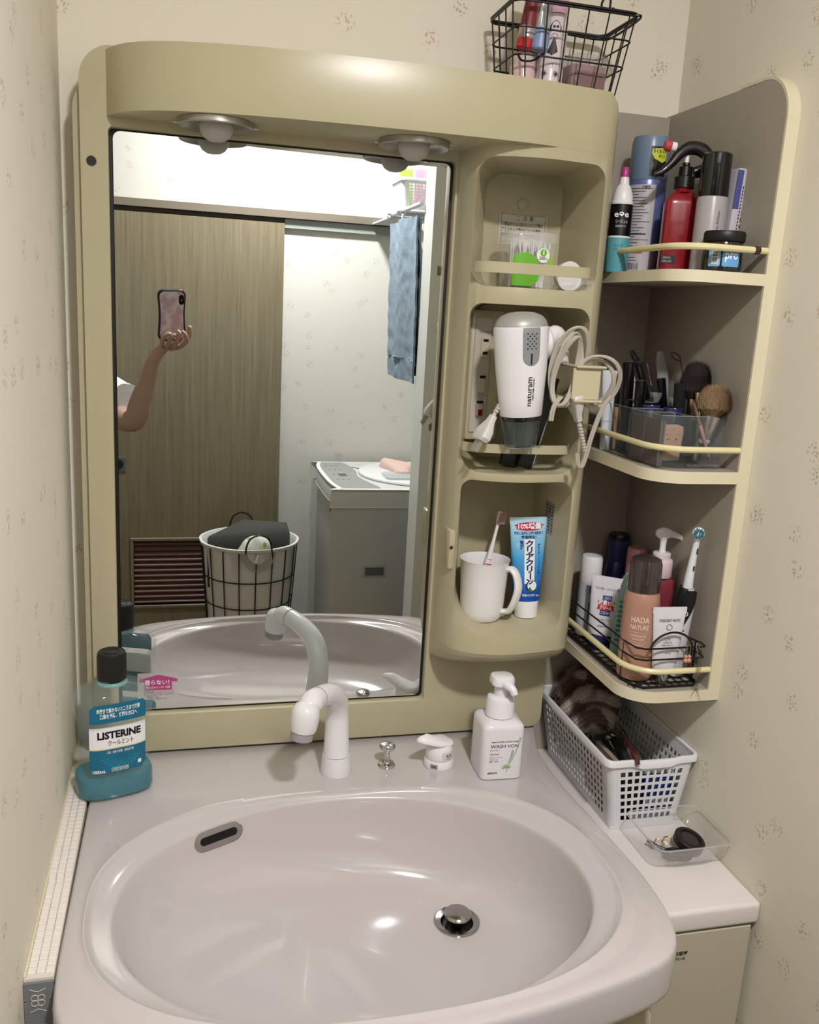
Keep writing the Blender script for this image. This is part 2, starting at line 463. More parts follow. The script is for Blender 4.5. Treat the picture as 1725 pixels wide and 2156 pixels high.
und = loft([[(x, (y if y > 0 else y * k), z) for x, y in colp] for z, k in ((.992, 1.0), (.985, .975), (.976, .90), (.966, .76), (.957, .55), (.950, .25))])
me = boolean(plate_g, [('UNION', rear_g), ('UNION', hood_g), ('UNION', col_g), ('UNION', und), ('INTERSECT', outl)] + cuts, bevel=0.006, seg=3, angle=38, smooth=50)
ob('housing', me, PLASTIC, cab)
ob('gasket', xz_prism(rrect(-.0955, .394, .868, 1.725, .006, 3), .004, .012), mat('16120f', 0.5), cab)
mir = ob('mirror_glass', xz_prism(rrect(-.0905, .3888, .872, 1.7225, .010, 4), .0, .004), mat('e4e8e6', 0.0, metal=1.0, var=0), cab, smooth=0)
ob('screw_hole', prism(circ(.0065, 20), 0, .001).rot(PI / 2, 'X').move(-.1175, -.0122, 1.6795), BLACK, cab)
# catch plate left of the bottom niche
ob('hinge_plate', box(.3985, .4100, -.084, -.055, 1.118, 1.181, .004), PLASTIC, cab)
ob('hinge_hole', prism(circ(.0028, 12), 0, .001).rot(PI / 2, 'X').move(.4025, -.0843, 1.154), mat('2c2a1c', .6), cab)
# lamps under the hood
for lx, ly in ((.045, -.053), (.3165, -.058)):
    lp = ob('lamp_reflector', lathe([(.0225, .001), (.030, .0015), (.040, -.001), (.0465, -.005), (.0485, -.0055), (.050, -.004), (.050, .003)], 40, cap0=False, cap1=False).move(lx, ly, 1.7345), mat('a9a59d', 0.3, metal=0.7, var=0), cab)
    ob('bulb', lathe([(.010, .018), (.018, .008), (.0215, 0), (.0225, -.005), (.021, -.012), (.0165, -.0185), (.010, -.0222), (.0005, -.0238)], 32).move(lx, ly, 1.7355), mat('b9b2b0', 0.6, var=0, sss=0.2), lp)
    for s in (-1, 1):
        ob('clip', box(-.004, .004, -.0015, .0015, -.003, 0, .0008, 1).move(lx + s * .0525, ly - .004 * s, 1.7345), SILVER, lp)
# niche guard bars
for (xa, xb, z, y, h, nm) in ((.4045, .5765, 1.573, -.122, .0075, 'upper'), (.405, .570, 1.315, -.118, .0065, 'middle')):
    pth = [(xa, y + .022, z), (xa + .012, y + .006, z), (xa + .05, y - .004, z), (xb - .05, y - .008, z), (xb - .01, y - .004, z), (xb + .002, y + .012, z)]
    p = catmull(pth, 5)
    rings = []
    for i, q in enumerate(p):
        rings.append([(q.x, q.y - .003, q.z - h), (q.x, q.y - .003, q.z + h), (q.x, q.y + .003, q.z + h), (q.x, q.y + .003, q.z - h)])
    me_ = G(); me_.add(loft(rings))
    ob('guard_bar', me_, PLASTIC, cab)
# round button and caution label in the upper niche
ob('niche_button', lathe([(.009, 0), (.009, .002), (.007, .003), (.0005, .003)], 24).rot(PI / 2, 'X').move(.520, .034, 1.679), PLASTIC, cab)
lab = ob('caution_label', box(.483, .563, .0333, .0338, 1.617, 1.664, .0), mat('c4bfb2', .5), cab)
tg = text('ご 注 意', .0085).move(.525, .0329, 1.6575)
for i, s in enumerate(('化粧品やジェル系クレンジング等が', 'プラスチック部分についた場合、', 'すぐにふき取ってください。')):
    tg.add(text(s, .0066, bold=.00008, w=.068).move(.522, .0329, 1.648 - i * .0085))
for bb in ((.486, .560, .6485, .6490), (.486, .4865, .606, .649), (.5595, .560, .615, .649)): tg.add(box(bb[0], bb[1], .0329, .033, 1.014 + bb[2], 1.014 + bb[3]))
ob('lettering', tg, mat('3a3632', .6), lab, smooth=0)
# spec sticker on right side wall of the bottom niche
st = ob('spec_sticker', box(.5809, .5813, -.055, -.02, 1.165, 1.215), mat('8e8c84', .4), cab)
tg = G()
for k in range(9):
    for j in range(3):
        tg.add(box(.5806, .5807, -.0535 + j * .011, -.0535 + j * .011 + .004 + random.random() * .006, 1.211 - k * .005 - .0022, 1.211 - k * .005))
ob('lettering', tg, INK, st, smooth=0)
# outlet strip in the middle niche
op = ob('outlet_panel', box(.411, .463, -.045, .034, 1.305, 1.503, .004), PLASTIC, cab)
op.location = (.0125, 0, .0115)
ob('face_plate', box(.417, .4435, -.0475, -.044, 1.317, 1.492, .001, 1), mat('b5ada2', .4), op)
so = ob('outlet', box(.427, .440, -.050, -.047, 1.431, 1.463, .001, 1), mat('b9b19a', .4), op)
for dz in (0, .019):
    ob('socket_slot', box(.430, .438, -.0505, -.0499, 1.4365 + dz, 1.4405 + dz), BLACK, so)
ob('outlet', box(.426, .4385, -.051, -.047, 1.378, 1.404, .0015, 1).rot(0, 'Z'), mat('bdb498', .4), op)
ob('switch_recess', box(.428, .437, -.0513, -.0505, 1.4005, 1.4045), BLACK, op)
sw = ob('switch', box(.426, .437, -.054, -.047, 1.342, 1.362, .0015, 1), mat('a8a08c', .4), op)
ob('pilot_window', box(.4275, .4345, -.0548, -.0538, 1.3435, 1.353), mat('6a1218', .2), sw)
ob('switch_recess', box(.427, .437, -.0495, -.0475, 1.3625, 1.366), BLACK, op)
tg = text('1000Wまで', .0042).move(.433, -.0478, 1.4695)
tg.add(text('くもりどめ', .0038).move(.4315, -.0478, 1.374)).add(text('ヒーター', .0038).move(.4315, -.0478, 1.3695))
ob('lettering', tg, mat('4a463e', .6), op, smooth=0)
# dryer cord hook: C-shaped bracket
hk = G()
hk.add(box(.532, .574, -.188, -.184, 1.397, 1.441, .001, 1))
hk.add(box(.534, .580, -.194, -.118, 1.441, 1.445, .0015, 1))
hk.add(box(.534, .578, -.194, -.118, 1.393, 1.397, .0015, 1))
ob('cord_hook', hk, mat('bdb496', .35), cab)
# no-fog sticker on the mirror
stk = thing('mirror_sticker', 'small clear sticker with pink arrow print on lower left of mirror', 'sticker', (-.037, -.0004, .91))
ob('backing', rectp(-.031, .031, -.022, .023, 0, .002), mat('d3cccc', .35, alpha=.55), stk, smooth=0)
tg = plate([(0, .020), (.029, .012), (.029, .007), (.021, .008), (.021, -.006), (-.021, -.006), (-.021, .008), (-.029, .007), (-.029, .012)], -.0002)
ob('arrow_print', tg, mat('b0447c', .5), stk, smooth=0)
tg = text('曇らない！', .0088, bold=.0001, w=.037).move(.001, -.0004, .0065).add(text('曇り止めヒーター付鏡', .0045, w=.036).move(0, -.0004, -.0015))
ob('white_lettering', tg, WHITEINK, stk, smooth=0)
tg = G()
for i, s in enumerate(('この鏡は曇り止めヒーターにより', '曇りにくい加工が施してあります', '鏡面をこすら', 'ないでご使用ください')): tg.add(text(s, .0036, w=.003 * len(s)).move(.001 if i != 2 else -.008, -.0004, -.0095 - i * .0038))
ob('pink_lettering', tg, mat('a06a88', .5), stk, smooth=0)

# ================================================================== BASIN
CXB, CYB = .219, -.36
outer_pts = [(-.131, .05), (-.131, -.05), (-.131, -.15), (-.132, -.30), (-.133, -.45), (-.131, -.505), (-.126, -.538), (-.112, -.566), (-.085, -.588), (-.03, -.607), (.05, -.622), (.13, -.631), (.218, -.635), (.31, -.629), (.39, -.618), (.46, -.603), (.51, -.590), (.543, -.576), (.567, -.552), (.580, -.52), (.587, -.48), (.590, -.417), (.586, -.346), (.579, -.25), (.575, -.188), (.577, -.104), (.59, -.05), (.606, .0), (.611, .05), (.50, .051), (.35, .051), (.218, .051), (.08, .051), (-.03, .051)]
opoly = [p.to_2d() for p in catmull([(x, y, 0) for x, y in outer_pts], 4, True)]
def ray_hit(poly, cx, cy, a):
    dx, dy = cos(a), sin(a); best = 0
    n = len(poly)
    for i in range(n):
        ax, ay = poly[i]; bx, by = poly[(i + 1) % n]
        ex, ey = bx - ax, by - ay; den = dx * ey - dy * ex
        if abs(den) < 1e-12: continue
        t = ((ax - cx) * ey - (ay - cy) * ex) / den
        s = ((ax - cx) * dy - (ay - cy) * dx) / den
        if t > 0 and -1e-9 <= s <= 1 + 1e-9: best = max(best, t)
    return best
NB = 160
def sup(a, ra, rb, n):
    c, s = cos(a), sin(a)
    return (abs(c / ra) ** n + abs(s / rb) ** n) ** (-1.0 / n)
angs = [2 * PI * i / NB for i in range(NB)]
OUT = [ray_hit(opoly, CXB, CYB, a) for a in angs]
def ring_out(k, z): return [(CXB + cos(a) * (r + k), CYB + sin(a) * (r + k), z) for a, r in zip(angs, OUT)]
def ring_sup(cx, cy, ra, rb, n, z): return [(cx + cos(a) * sup(a, ra, rb, n), cy + sin(a) * sup(a, ra, rb, n), z) for a in angs]
def mixr(A, B_, t, z): return [(p[0] * (1 - t) + q[0] * t, p[1] * (1 - t) + q[1] * t, z) for p, q in zip(A, B_)]
RIDGE = ring_sup(.219, -.386, .330, .220, 2.45, .8)
BOWL = ring_sup(.219, -.3865, .297, .2125, 2.15, .79)
O = ring_out(-.006, .8)
DRX, DRY = .379, -.303
DR = [(DRX + .0325 * cos(a), DRY + .0325 * sin(a), 0) for a in angs]
rings = [ring_out(-.02, .742), ring_out(-.004, .742), ring_out(-.0005, .746), ring_out(0, .752), ring_out(0, .790), ring_out(-.001, .795), ring_out(-.003, .7985), O,
         mixr(O, RIDGE, .5, .8), mixr(O, RIDGE, .90, .8005), mixr(O, RIDGE, .96, .8022), RIDGE]
rings[-1] = [(x, y, .8022) for x, y, z in RIDGE]
rings += [mixr(RIDGE, BOWL, .06, .8005), mixr(RIDGE, BOWL, .14, .7975), mixr(RIDGE, BOWL, .3, .7955), mixr(RIDGE, BOWL, .6, .793), mixr(RIDGE, BOWL, .85, .7912), mixr(RIDGE, BOWL, .95, .7895), mixr(RIDGE, BOWL, 1.0, .786)]
for t, z in ((.008, .780), (.02, .769), (.04, .754), (.07, .739), (.11, .724), (.16, .711), (.22, .700), (.30, .690), (.42, .679), (.54, .673), (.66, .6685), (.78, .665), (.88, .6625), (.95, .6608), (1.0, .660)):
    rings.append(mixr(BOWL, DR, t, z))
basin = thing('wash_basin', 'glossy pale ceramic vanity basin with oval bowl under the mirror', 'basin', (0, 0, 0))
ob('bowl', loft(rings, True, False, False), CERAMIC, basin, smooth=60, fixn=True)
# overflow slot in the back left of the bowl
OVP = Vector((.048, -.2105, .7725))
on = Vector((.40, -.83, .32)).normalized()
zax = on; xax = Vector((.897, .443, 0)).normalized(); xax = (xax - zax * xax.dot(zax)).normalized(); yax = zax.cross(xax)
MO = Matrix(((xax.x, yax.x, zax.x, OVP.x), (xax.y, yax.y, zax.y, OVP.y), (xax.z, yax.z, zax.z, OVP.z), (0, 0, 0, 1)))
ov = ob('overflow_ring', prism(rrect(-.038, .038, -.0135, .0135, .0134, 8), -.006, .003, .001).t(MO), mat('8d8582', .35, metal=.3), basin)
ob('overflow_slot', prism(rrect(-.0285, .0285, -.0055, .0055, .0054, 8), 0, .0036).t(MO), BLACK, ov)
# drain
dr = ob('drain_flange', lathe([(.0325, .660), (.0328, .6625), (.031, .6635), (.0235, .6605), (.0215, .655), (.0215, .640)], 40, cap0=False, cap1=False).move(DRX, DRY, 0), mat('a9a7a4', .18, metal=1.0, var=0), basin)
ob('drain_hole', prism(circ(.0216, 32, DRX, DRY), .645, .6465), BLACK, dr)
ob('drain_plug', lathe([(.008, .646), (.008, .668), (.0165, .669), (.0195, .672), (.0195, .6745), (.0175, .6765), (.010, .6775), (.0005, .6778)], 32).move(DRX, DRY - .001, .001), mat('b3b0ad', .15, metal=1.0, var=0), dr)
# vanity base cabinet under the basin
van = thing('vanity_base', 'beige vanity base cabinet under the ceramic basin', 'cabinet', (0, 0, 0))
ob('body', box(-.125, .600, -.47, .045, .02, .63), mat('a39b84', .5), van)
for xa, xb in ((-.12, .236), (.24, .595)):
    d_ = ob('door', prism([(xa, -.47), (xa, -.492), (xb - .02, -.492), (xb - .006, -.488), (xb, -.478), (xb, -.47)] if xb > .5 else [(xa, -.47), (xa, -.492), (xb, -.492), (xb, -.47)], .06, .628, .004), mat('b4ab92', .4), van)
    ob('handle', box((xa + xb) / 2 - .05, (xa + xb) / 2 + .05, -.505, -.491, .56, .572, .004), SILVER, d_)
# side cabinet on the right
sc_ = thing('side_cabinet', 'narrow cabinet with white top between basin and right wall', 'cabinet', (0, 0, 0))
ob('body', box(.6125, .7795, -.408, .05, .0, .6985), mat('9d967f', .5), sc_)
ob('top_board', box(.6122, .7805, -.428, .051, .699, .732, .0065, 4), mat('dad3cf', .3, var=.01), sc_)
ob('door', box(.6135, .772, -.424, -.409, .02, .695, .0015, 1), mat('b5ae99', .45, var=.02), sc_)
tg = text('取替時', .007, bold=.0002).move(.6650, -.4245, .6640).add(text('さいふ', .006, bold=.0002).move(.6635, -.4245, .6560))
tg.v = [Vector(p) for p in tg.v]
ob('lettering', tg, mat('3c382e', .6), sc_, smooth=0)
# tiled strip between basin and left wall
ts = thing('tile_ledge', 'narrow ledge of tiny white mosaic tiles between basin and left wall', 'ledge', (0, 0, 0))
ob('bed', box(-.1625, -.1328, -.483, .05, .755, .7992), mat('d0cabc', .7, var=.05), ts)
tm = None
for i in range(46):
    for j in range(3):
        if random.random() < .0: continue
        loc = (-.1558 + j * .0092 + (0 if i < 17 else -.0008) , -.472 + i * .0098, .7985 + random.uniform(-.0002, .0002))
        if tm is None:
            tm = ob('tile', box(-.0043, .0043, -.0045, .0045, 0, .0028, .0007, 1), mat('e3dbd5', .15, var=.03, coat=.4), ts, loc=loc)
        else:
            c = tm.copy(); COL.objects.link(c); c.location = loc; c.rotation_euler = (random.uniform(-.02, .02), random.uniform(-.02, .02), random.uniform(-.02, .02))
ob('caulk', box(-.1632, -.1602, -.482, .05, .795, .803, .001, 1), mat('d8cdb0', .6, var=.08, vscale=60), ts)
ff = ob('patterned_front', box(-.1625, -.1325, -.4865, -.4832, .45, .796), mat('74777a', .6, bump=.3), ts)
tg = G()
for k in range(8):
    zc = .775 - k * .043; xc = -.1485
    for a in range(4):
        ca = PI / 4 + a * PI / 2
        tg.add(tube([(xc + .0045 * cos(ca) + .0036 * cos(t), -.4868, zc + .0045 * sin(ca) + .0036 * sin(t)) for t in [2 * PI * q / 12 for q in range(12)]], .0006, 4, closed=True))
    for s in (-1, 1):
        for q in (1, 2): tg.add(box(xc + s * .0125 - .0004, xc + s * .0125 + .0004, -.4870, -.4866, zc - .004 + .0015 * q, zc + .004 - .0015 * q).rot(0, 'Z'))
        tg.add(tube([(xc - .008, -.4868, zc + s * .014), (xc, -.4868, zc + s * .0105), (xc + .008, -.4868, zc + s * .014)], .0005, 4))
ob('motif', tg, mat('b9b3a8', .6), ff)

# ================================================================== CORNER SHELF
sh = thing('corner_shelf', 'grey and cream corner shelf unit with three rounded shelves on right wall', 'shelf', (0, 0, 0))
def yz_prism(poly, x0, x1): return loft([[(x0, y, z) for y, z in poly], [(x1, y, z) for y, z in poly]])
ob('side_panel', yz_prism(rrect(-.262, .0505, .9625, 1.834, (.001, .055, .001, .001), 10), .762, .7805), LAMI, sh)
el = []
for p in rrect(-.2625, .051, .962, 1.8345, (.001, .0555, .001, .001), 12): el.append(p)
# cream edge banding along front of side panel
band = [p for p in el if p[0] < -.19]
band = sorted([p for p in band if True], key=lambda p: math.atan2(p[1] - 1.4, p[0] - 0.3) % (2 * PI))
poly_o = [(y - .006 if y < -.2 else y, z) for y, z in band]
rings = []
bp_ = [(-.150, 1.8345), (-.2065, 1.8345)] + [(-.2065 - .0555 * sin(t), 1.779 + .0555 * cos(t)) for t in [PI / 2 * k / 12 for k in range(1, 13)]] + [(-.262, 1.5), (-.262, 1.2), (-.262, .962)]
for i, (y, z) in enumerate(bp_):
    a = bp_[max(i - 1, 0)]; b_ = bp_[min(i + 1, len(bp_) - 1)]
    ty, tz = b_[0] - a[0], b_[1] - a[1]; L_ = math.hypot(ty, tz); ny, nz = tz / L_, -ty / L_
    ny, nz = (ny, nz) if (ny * (y + .1) + nz * (z - 1.5)) > 0 else (-ny, -nz)
    rings.append([(.7618, y, z), (.7618, y + ny * .004, z + nz * .004), (.7808, y + ny * .004, z + nz * .004), (.7808, y, z)])
ob('edge_band', loft(rings), EDGE, sh)
ob('back_panel', box(.6122, .762, .040, .0505, .733, 1.831), LAMI, sh)
SHELVES = ((1.580, .015), (1.309, .0165), (.979, .0165))
def shelf_outline(inset=0.0):
    x0, yf, r = .630 + inset, -.266 + inset, .052
    p = [(.7618, .0398), (x0, .0398), (x0 + .0, -.05), (x0, yf + r)]
    p += [(x0 + r - r * cos(t), yf + r - r * sin(t)) for t in [PI / 2 * k / 10 for k in range(1, 11)]]
    p += [(.7618, yf)]
    return p
for z, th in SHELVES:
    s_ = ob('shelf_board', prism(shelf_outline(.0015), z - th, z), LAMI, sh)
    pl = shelf_outline(.0015)[1:]; po = shelf_outline(-.0005)[1:]
    rr = [[(a[0], a[1], z - th - .0002), (a[0], a[1], z + .0002), (b_[0], b_[1], z + .0002), (b_[0], b_[1], z - th - .0002)] for a, b_ in zip(pl, po)]
    ob('edge_band', loft(rr), EDGE, s_)
    # cream guard rail
    x0, yf, r = .6365, -.261, .050
    zz = z + .0305
    path = [(x0 - .004 if z > 1.5 else x0, .038, zz), (x0, -.10, zz), (x0, yf + r, zz)] + [(x0 + r - r * cos(t), yf + r - r * sin(t), zz) for t in [PI / 2 * k / 8 for k in range(1, 9)]] + [(.762, yf, zz)]
    ob('guard_rail', tube(path, .0045, 10), mat('d9cfa0', .35), s_)
    if z > 1.5: ob('rail_collar', tube([(.742, yf, zz), (.750, yf, zz)], .0052, 12), mat('4a4038', .3, metal=.6), s_)
# ================================================================== THINGS ON THE BASIN DECK
DZ = .8006
def put(o, x, y, z, rz=0): o.location = (x, y, z); o.rotation_euler = (0, 0, rz); return o
# ---- faucet
fa = thing('faucet', 'white gooseneck tap with grey spray nozzle bending over the bowl', 'faucet', (.231, -.107, DZ))
FB = Vector((.231, -.107, DZ))
ob('base_ring', lathe([(.0235, 0), (.0237, .003), (.0225, .018), (.0212, .030)], 36), WHITEG, fa)
pth = [Vector(p) - FB for p in ((.231, -.107, .830), (.231, -.105, .85), (.2315, -.102, .875), (.231, -.102, .897), (.2285, -.109, .918), (.2225, -.121, .934), (.212, -.137, .945), (.199, -.156, .952), (.187, -.172, .9555))]
ob('neck', stube(pth, [.0208, .0195, .0185, .0178, .0178, .0172, .0165, .0160, .0162], 28, 5), WHITEG, fa)
hd = [Vector(p) - FB for p in ((.1875, -.1715, .9555), (.178, -.184, .9555), (.1705, -.1935, .949), (.1665, -.198, .938), (.1645, -.200, .922))]
hdn = ob('spray_head', stube(hd[:3], [.0163, .0175, .0150], 28, 6), WHITEG, fa)
ax = Vector((.006, .004, .045)).normalized()
MH_ = Matrix.Translation(Vector((.1645, -.2005, .9205)) - FB) @ ax.to_track_quat('Z', 'Y').to_matrix().to_4x4()
ob('head_cup', lathe([(.0175, 0), (.0192, .004), (.0203, .016), (.0203, .026), (.0190, .033), (.0155, .0385), (.010, .0415), (.0005, .0425)], 36).t(MH_), WHITEG, hdn, smooth=60)
ax = Vector((.006, .004, .045)).normalized()
ob('nozzle', lathe([(.0165, .010), (.0165, -.006), (.015, -.0075), (.001, -.0070)], 12, cap0=True).t(Matrix.Translation(Vector((.1635, -.2008, .915)) - FB) @ ax.to_track_quat('Z', 'Y').to_matrix().to_4x4()), mat('98969a', .5), hdn)
ob('seam', tube([Vector((.1885, -.170, .9555)) - FB + Vector((0, 0, 0)), Vector((.1880, -.1707, .9556)) - FB], .01655, 28), mat('8f8f90', .5), fa)
# ---- pop-up knob
kn = thing('drain_knob', 'small chrome pop-up drain knob between faucet and lever', 'knob', (.314, -.100, DZ))
ob('base', lathe([(.0135, 0), (.0138, .002), (.0125, .0045), (.0075, .006), (.0055, .009), (.0045, .014), (.0050, .020), (.0062, .026), (.0085, .0285)], 32), CHROME, kn)
ob('knob_cap', lathe([(.0085, .0285), (.0118, .0295), (.0128, .032), (.0125, .035), (.0105, .0375), (.005, .039), (.0005, .0392)], 32), CHROME, kn)
# ---- mixer lever
lv = thing('mixer_lever', 'white single lever water control beside the chrome knob', 'faucet handle', (.398, -.108, DZ), (0, 0, .42))
ob('lower_body', lathe([(.0245, 0), (.0252, .002), (.0245, .010), (.0232, .0135)], 36, sy=.95), WHITE, lv)
hb = lathe([(.0215, .0140), (.0225, .016), (.0215, .028), (.0200, .036), (.0170, .0405), (.008, .042), (.0005, .0422)], 36)
lvb = ob('lever_body', hb, WHITE, lv)
bl = [(.020, .010), (.016, .018), (.004, .021), (-.012, .018), (-.028, .009), (-.0385, .002), (-.0385, -.003), (-.028, -.010), (-.012, -.017), (.004, -.019), (.016, -.016), (.021, -.008)]
rings = []
for k, (s_, dz) in enumerate(((.82, .0325), (1.0, .0350), (1.0, .0385), (.9, .0415), (.6, .0435))):
    rings.append([(x * s_ * (1.22 if x < 0 else 1), y * s_, dz + (.0165 * (-x) / .038 if x < 0 else 0)) for x, y in bl])
ob('lever', loft(rings), WHITE, lv, smooth=60)
tg = wrap(G().add(rectp(-.010, .012, -.0065, .0075)), .0222, off=.0003, a0=-.02).move(0, 0, .0225)
lb = ob('label', tg, mat('cfccc8', .4), lvb, smooth=0)
tg = wrap(text('湯 水', .0042).move(0, -.0001, .002).add(text('ここを持ち上げて', .0026, w=.016).move(0, -.0001, -.0035)), .0224, off=.0006, a0=.01).move(0, 0, .0225)
tg.add(wrap(G().add(tube([(-.004, 0, .004), (-.003, 0, 0), (.003, 0, 0), (.004, 0, .004)], .0004, 4)), .0224, off=.0006, a0=.01).move(0, 0, .0225))
ob('lettering', tg, mat('4a4848', .5), lb, smooth=0)
tg = wrap(rectp(-.006, .006, -.004, .004, 0, .001), .0248, a0=-1.02).move(0, 0, .0068)
l2 = ob('small_label', tg, mat('8c8c8e', .4), lv, smooth=0)
ob('lettering', wrap(text('LIXIL', .0032, bold=.0001), .0249, off=.0005, a0=-1.02).move(0, 0, .0068), INK, l2, smooth=0)
# ---- foam soap dispenser
sp = thing('soap_dispenser', 'square white foam hand soap pump bottle with green herb print', 'soap bottle', (.4835, -.137, DZ), (0, 0, math.radians(-2)))
sp.scale = (1.05, 1.05, .985)
sq = lambda r, z, n=5.0: (r, z)
ob('bottle', lathe([(.0300, 0), (.0322, .0015), (.0325, .005), (.0325, .083), (.0318, .0885), (.0285, .093), (.0225, .0955), (.0195, .0965)], 64, pw=7.0), mat('dcdadd', .3, var=0, sss=.1), sp, smooth=50)
pm = ob('pump_collar', lathe([(.0215, .0975), (.0222, .0985), (.0215, .101), (.0208, .124), (.0195, .128), (.0165, .130), (.0115, .1305)], 40), mat('e2e0e4', .35), sp)
ob('pump_stem', lathe([(.0108, .130), (.0105, .150), (.0115, .152)], 24), mat('dedce0', .4), pm)
hd = loft([[(x * s_, y * s_, z) for x, y in rrect(-.0175, .0175, -.0165, .0165, .011, 6)] for s_, z in ((.75, .148), (.98, .1505), (1.0, .158), (.92, .1625), (.7, .1645))])
hd.add(stube([(0, -.008, .155), (.004, -.018, .154), (.009, -.026, .149), (.011, -.029, .143)], [.009, .0075, .0058, .005], 14, 4))
ob('pump_head', hd, mat('e2e0e4', .35), pm)
fy = -.03262
tg = text('WASH VON', .0080, bold=.0001, w=.043).move(.001, fy, .058)
tg.add(text('MEDICATED HAND SOAP', .0034, bold=.0001, w=.041).move(.001, fy, .0655)).add(text('Foam Type', .0032, 'LEFT').move(-.0215, fy, .052))
tg.add(text('Herbal', .0052, 'LEFT', shear=.35).move(-.0215, fy, .045))
for i, s in enumerate(('Natural aroma oil', 'Gentle wash', '殺菌・消毒')): tg.add(text(s, .0028, 'LEFT').move(-.0215, fy, .0395 - i * .0036))
tg.add(text('SARAYA', .0040, 'LEFT', bold=.0002).move(-.0225, fy, .0125))
ob('lettering', tg, mat('2c2a30', .5), sp, smooth=0)
tg = G()
def leafp(x, z, a, l, w):
    return plate([(x, z), (x + l * .5 * cos(a) - w * sin(a), z + l * .5 * sin(a) + w * cos(a)), (x + l * cos(a), z + l * sin(a)), (x + l * .5 * cos(a) + w * sin(a), z + l * .5 * sin(a) - w * cos(a))], fy)
stems = [[(.006, .013), (.012, .030), (.019, .048), (.0245, .071)], [(.006, .013), (.009, .028), (.0125, .040), (.014, .050)]]
for st_ in stems:
    tg.add(tube([(x, fy, z) for x, z in st_], .00035, 4))
    for i in range(16):
        t = .35 + .65 * i / 15; k = t * (len(st_) - 1); j = min(int(k), len(st_) - 2); f_ = k - j
        x = st_[j][0] * (1 - f_) + st_[j + 1][0] * f_; z = st_[j][1] * (1 - f_) + st_[j + 1][1] * f_
        for s_ in (-1, 1): tg.add(leafp(x, z, PI / 2 - s_ * .9, .0026, .0005))
for a in range(9): tg.add(leafp(.006, .020, .1 + a * .38, .009, .0009))
ob('herb_print', tg, mat('8fa674', .5), sp, smooth=0)
# ---- mouthwash
mw = thing('mouthwash_bottle', 'clear mouthwash bottle with black cap and teal label in left corner', 'bottle', (-.0975, -.105, DZ), (0, 0, math.radians(17)))
mw.scale = (1.04, 1.04, 1.045)
def mwsec(w, d, z, c=.6):
    # flat front and back bowed, cut corners
    p = []
    for i in range(48):
        a = 2 * PI * i / 48; cc, s = cos(a), sin(a); n = 3.2
        k = (abs(cc) ** n + abs(s) ** n) ** (-1 / n)
        p.append((w * k * cc, d * k * s, z))
    return p
shell = loft([mwsec(.046, .030, 0), mwsec(.0505, .0345, .002), mwsec(.052, .0355, .006), mwsec(.0518, .0352, .032), mwsec(.0495, .0335, .037), mwsec(.0462, .0320, .041), mwsec(.0462, .0318, .100), mwsec(.0475, .0325, .108), mwsec(.0520, .0345, .118), mwsec(.0525, .0345, .140), mwsec(.0500, .0335, .147), mwsec(.043, .030, .153), mwsec(.030, .0245, .158), mwsec(.0185, .0185, .161), mwsec(.0178, .0178, .167)], True, True, False)
ob('bottle', shell, mat('a9bab8', .06, alpha=.16, coat=1.0, var=0), mw, smooth=50)
ob('liquid', loft([mwsec(.044, .029, .0018), mwsec(.0495, .0335, .004), mwsec(.0508, .0343, .008), mwsec(.0504, .0340, .0285), mwsec(.0500, .0337, .0300)]), mat('006f82', .1, alpha=.95, var=0), mw, smooth=50)
cp = lathe([(.0188, .164), (.0196, .166), (.0192, .198), (.0182, .2025), (.0165, .204), (.0155, .2032), (.0005, .2035)], 72)
cp.v = [Vector((p.x * (1 + .012 * (1 if i % 2 else -1) * (1 if .167 < p.z < .2 else 0)), p.y * (1 + .012 * (1 if i % 2 else -1) * (1 if .167 < p.z < .2 else 0)), p.z)) for i, p in enumerate(cp.v)]
cpo = ob('cap', cp, mat('141313', .45), mw, smooth=20)
ob('cap_emboss', tube([(.010 * cos(a), .010 * sin(a), .2036) for a in [2 * PI * i / 24 for i in range(24)]], .0007, 6, closed=True), mat('1c1b1b', .5), cpo)
ob('neck_ring', lathe([(.0178, .157), (.0205, .1585), (.0205, .161), (.0185, .1635)], 40), mat('7fb9b5', .15, alpha=.8, var=0), mw)
def mwy(x, z=0.07, base=.0318, w=.0462):
    n = 3.2
    return -base * max(1 - abs(x / w) ** n, .02) ** (1 / n)
def onmw(g, off, base=.0318, w=.0462):
    g = subdiv_x(g, .006)
    return g.warp(lambda p: (p.x, mwy(p.x, p.z, base, w) - off + p.y, p.z))
def lab_strip(poly): 
    return rectp(*poly)
l1 = ob('upper_label', onmw(plate([(-.0375, .116), (.0375, .116), (.0375, .137), (.033, .1425), (-.031, .1425), (-.0375, .137)]), .0012, .0336, .0515), mat('0d6684', .35, var=.12, vscale=90), mw, smooth=60)
tg = text('歯磨きで届かないところまで殺菌', .0072, bold=.00012, w=.057).move(0, 0, .1335).add(text('口臭を予防、健康なお口へ', .0074, bold=.00012, w=.049).move(0, 0, .1255))
ob('lettering', onmw(tg, .0016, .0336, .0515), WHITEINK, l1, smooth=0)
l2 = ob('white_label', onmw(rectp(-.0375, .0375, .0775, .1085, 0, .001), .0006), mat('e6e6e6', .35), mw, smooth=60)
ob('lettering', onmw(text('LISTERINE', .0140, bold=.0006, w=.058).move(.001, 0, .0965), .001), mat('0c0c10', .4), l2, smooth=0)
ob('small_lettering', onmw(text('クールミント', .0088, bold=.0001, w=.034).move(.003, 0, .0845), .001), mat('22303c', .4), l2, smooth=0)
ob('gold_line', onmw(rectp(-.0375, .0375, .0762, .0777), .0008), mat('d9c98a', .4), l2, smooth=0)
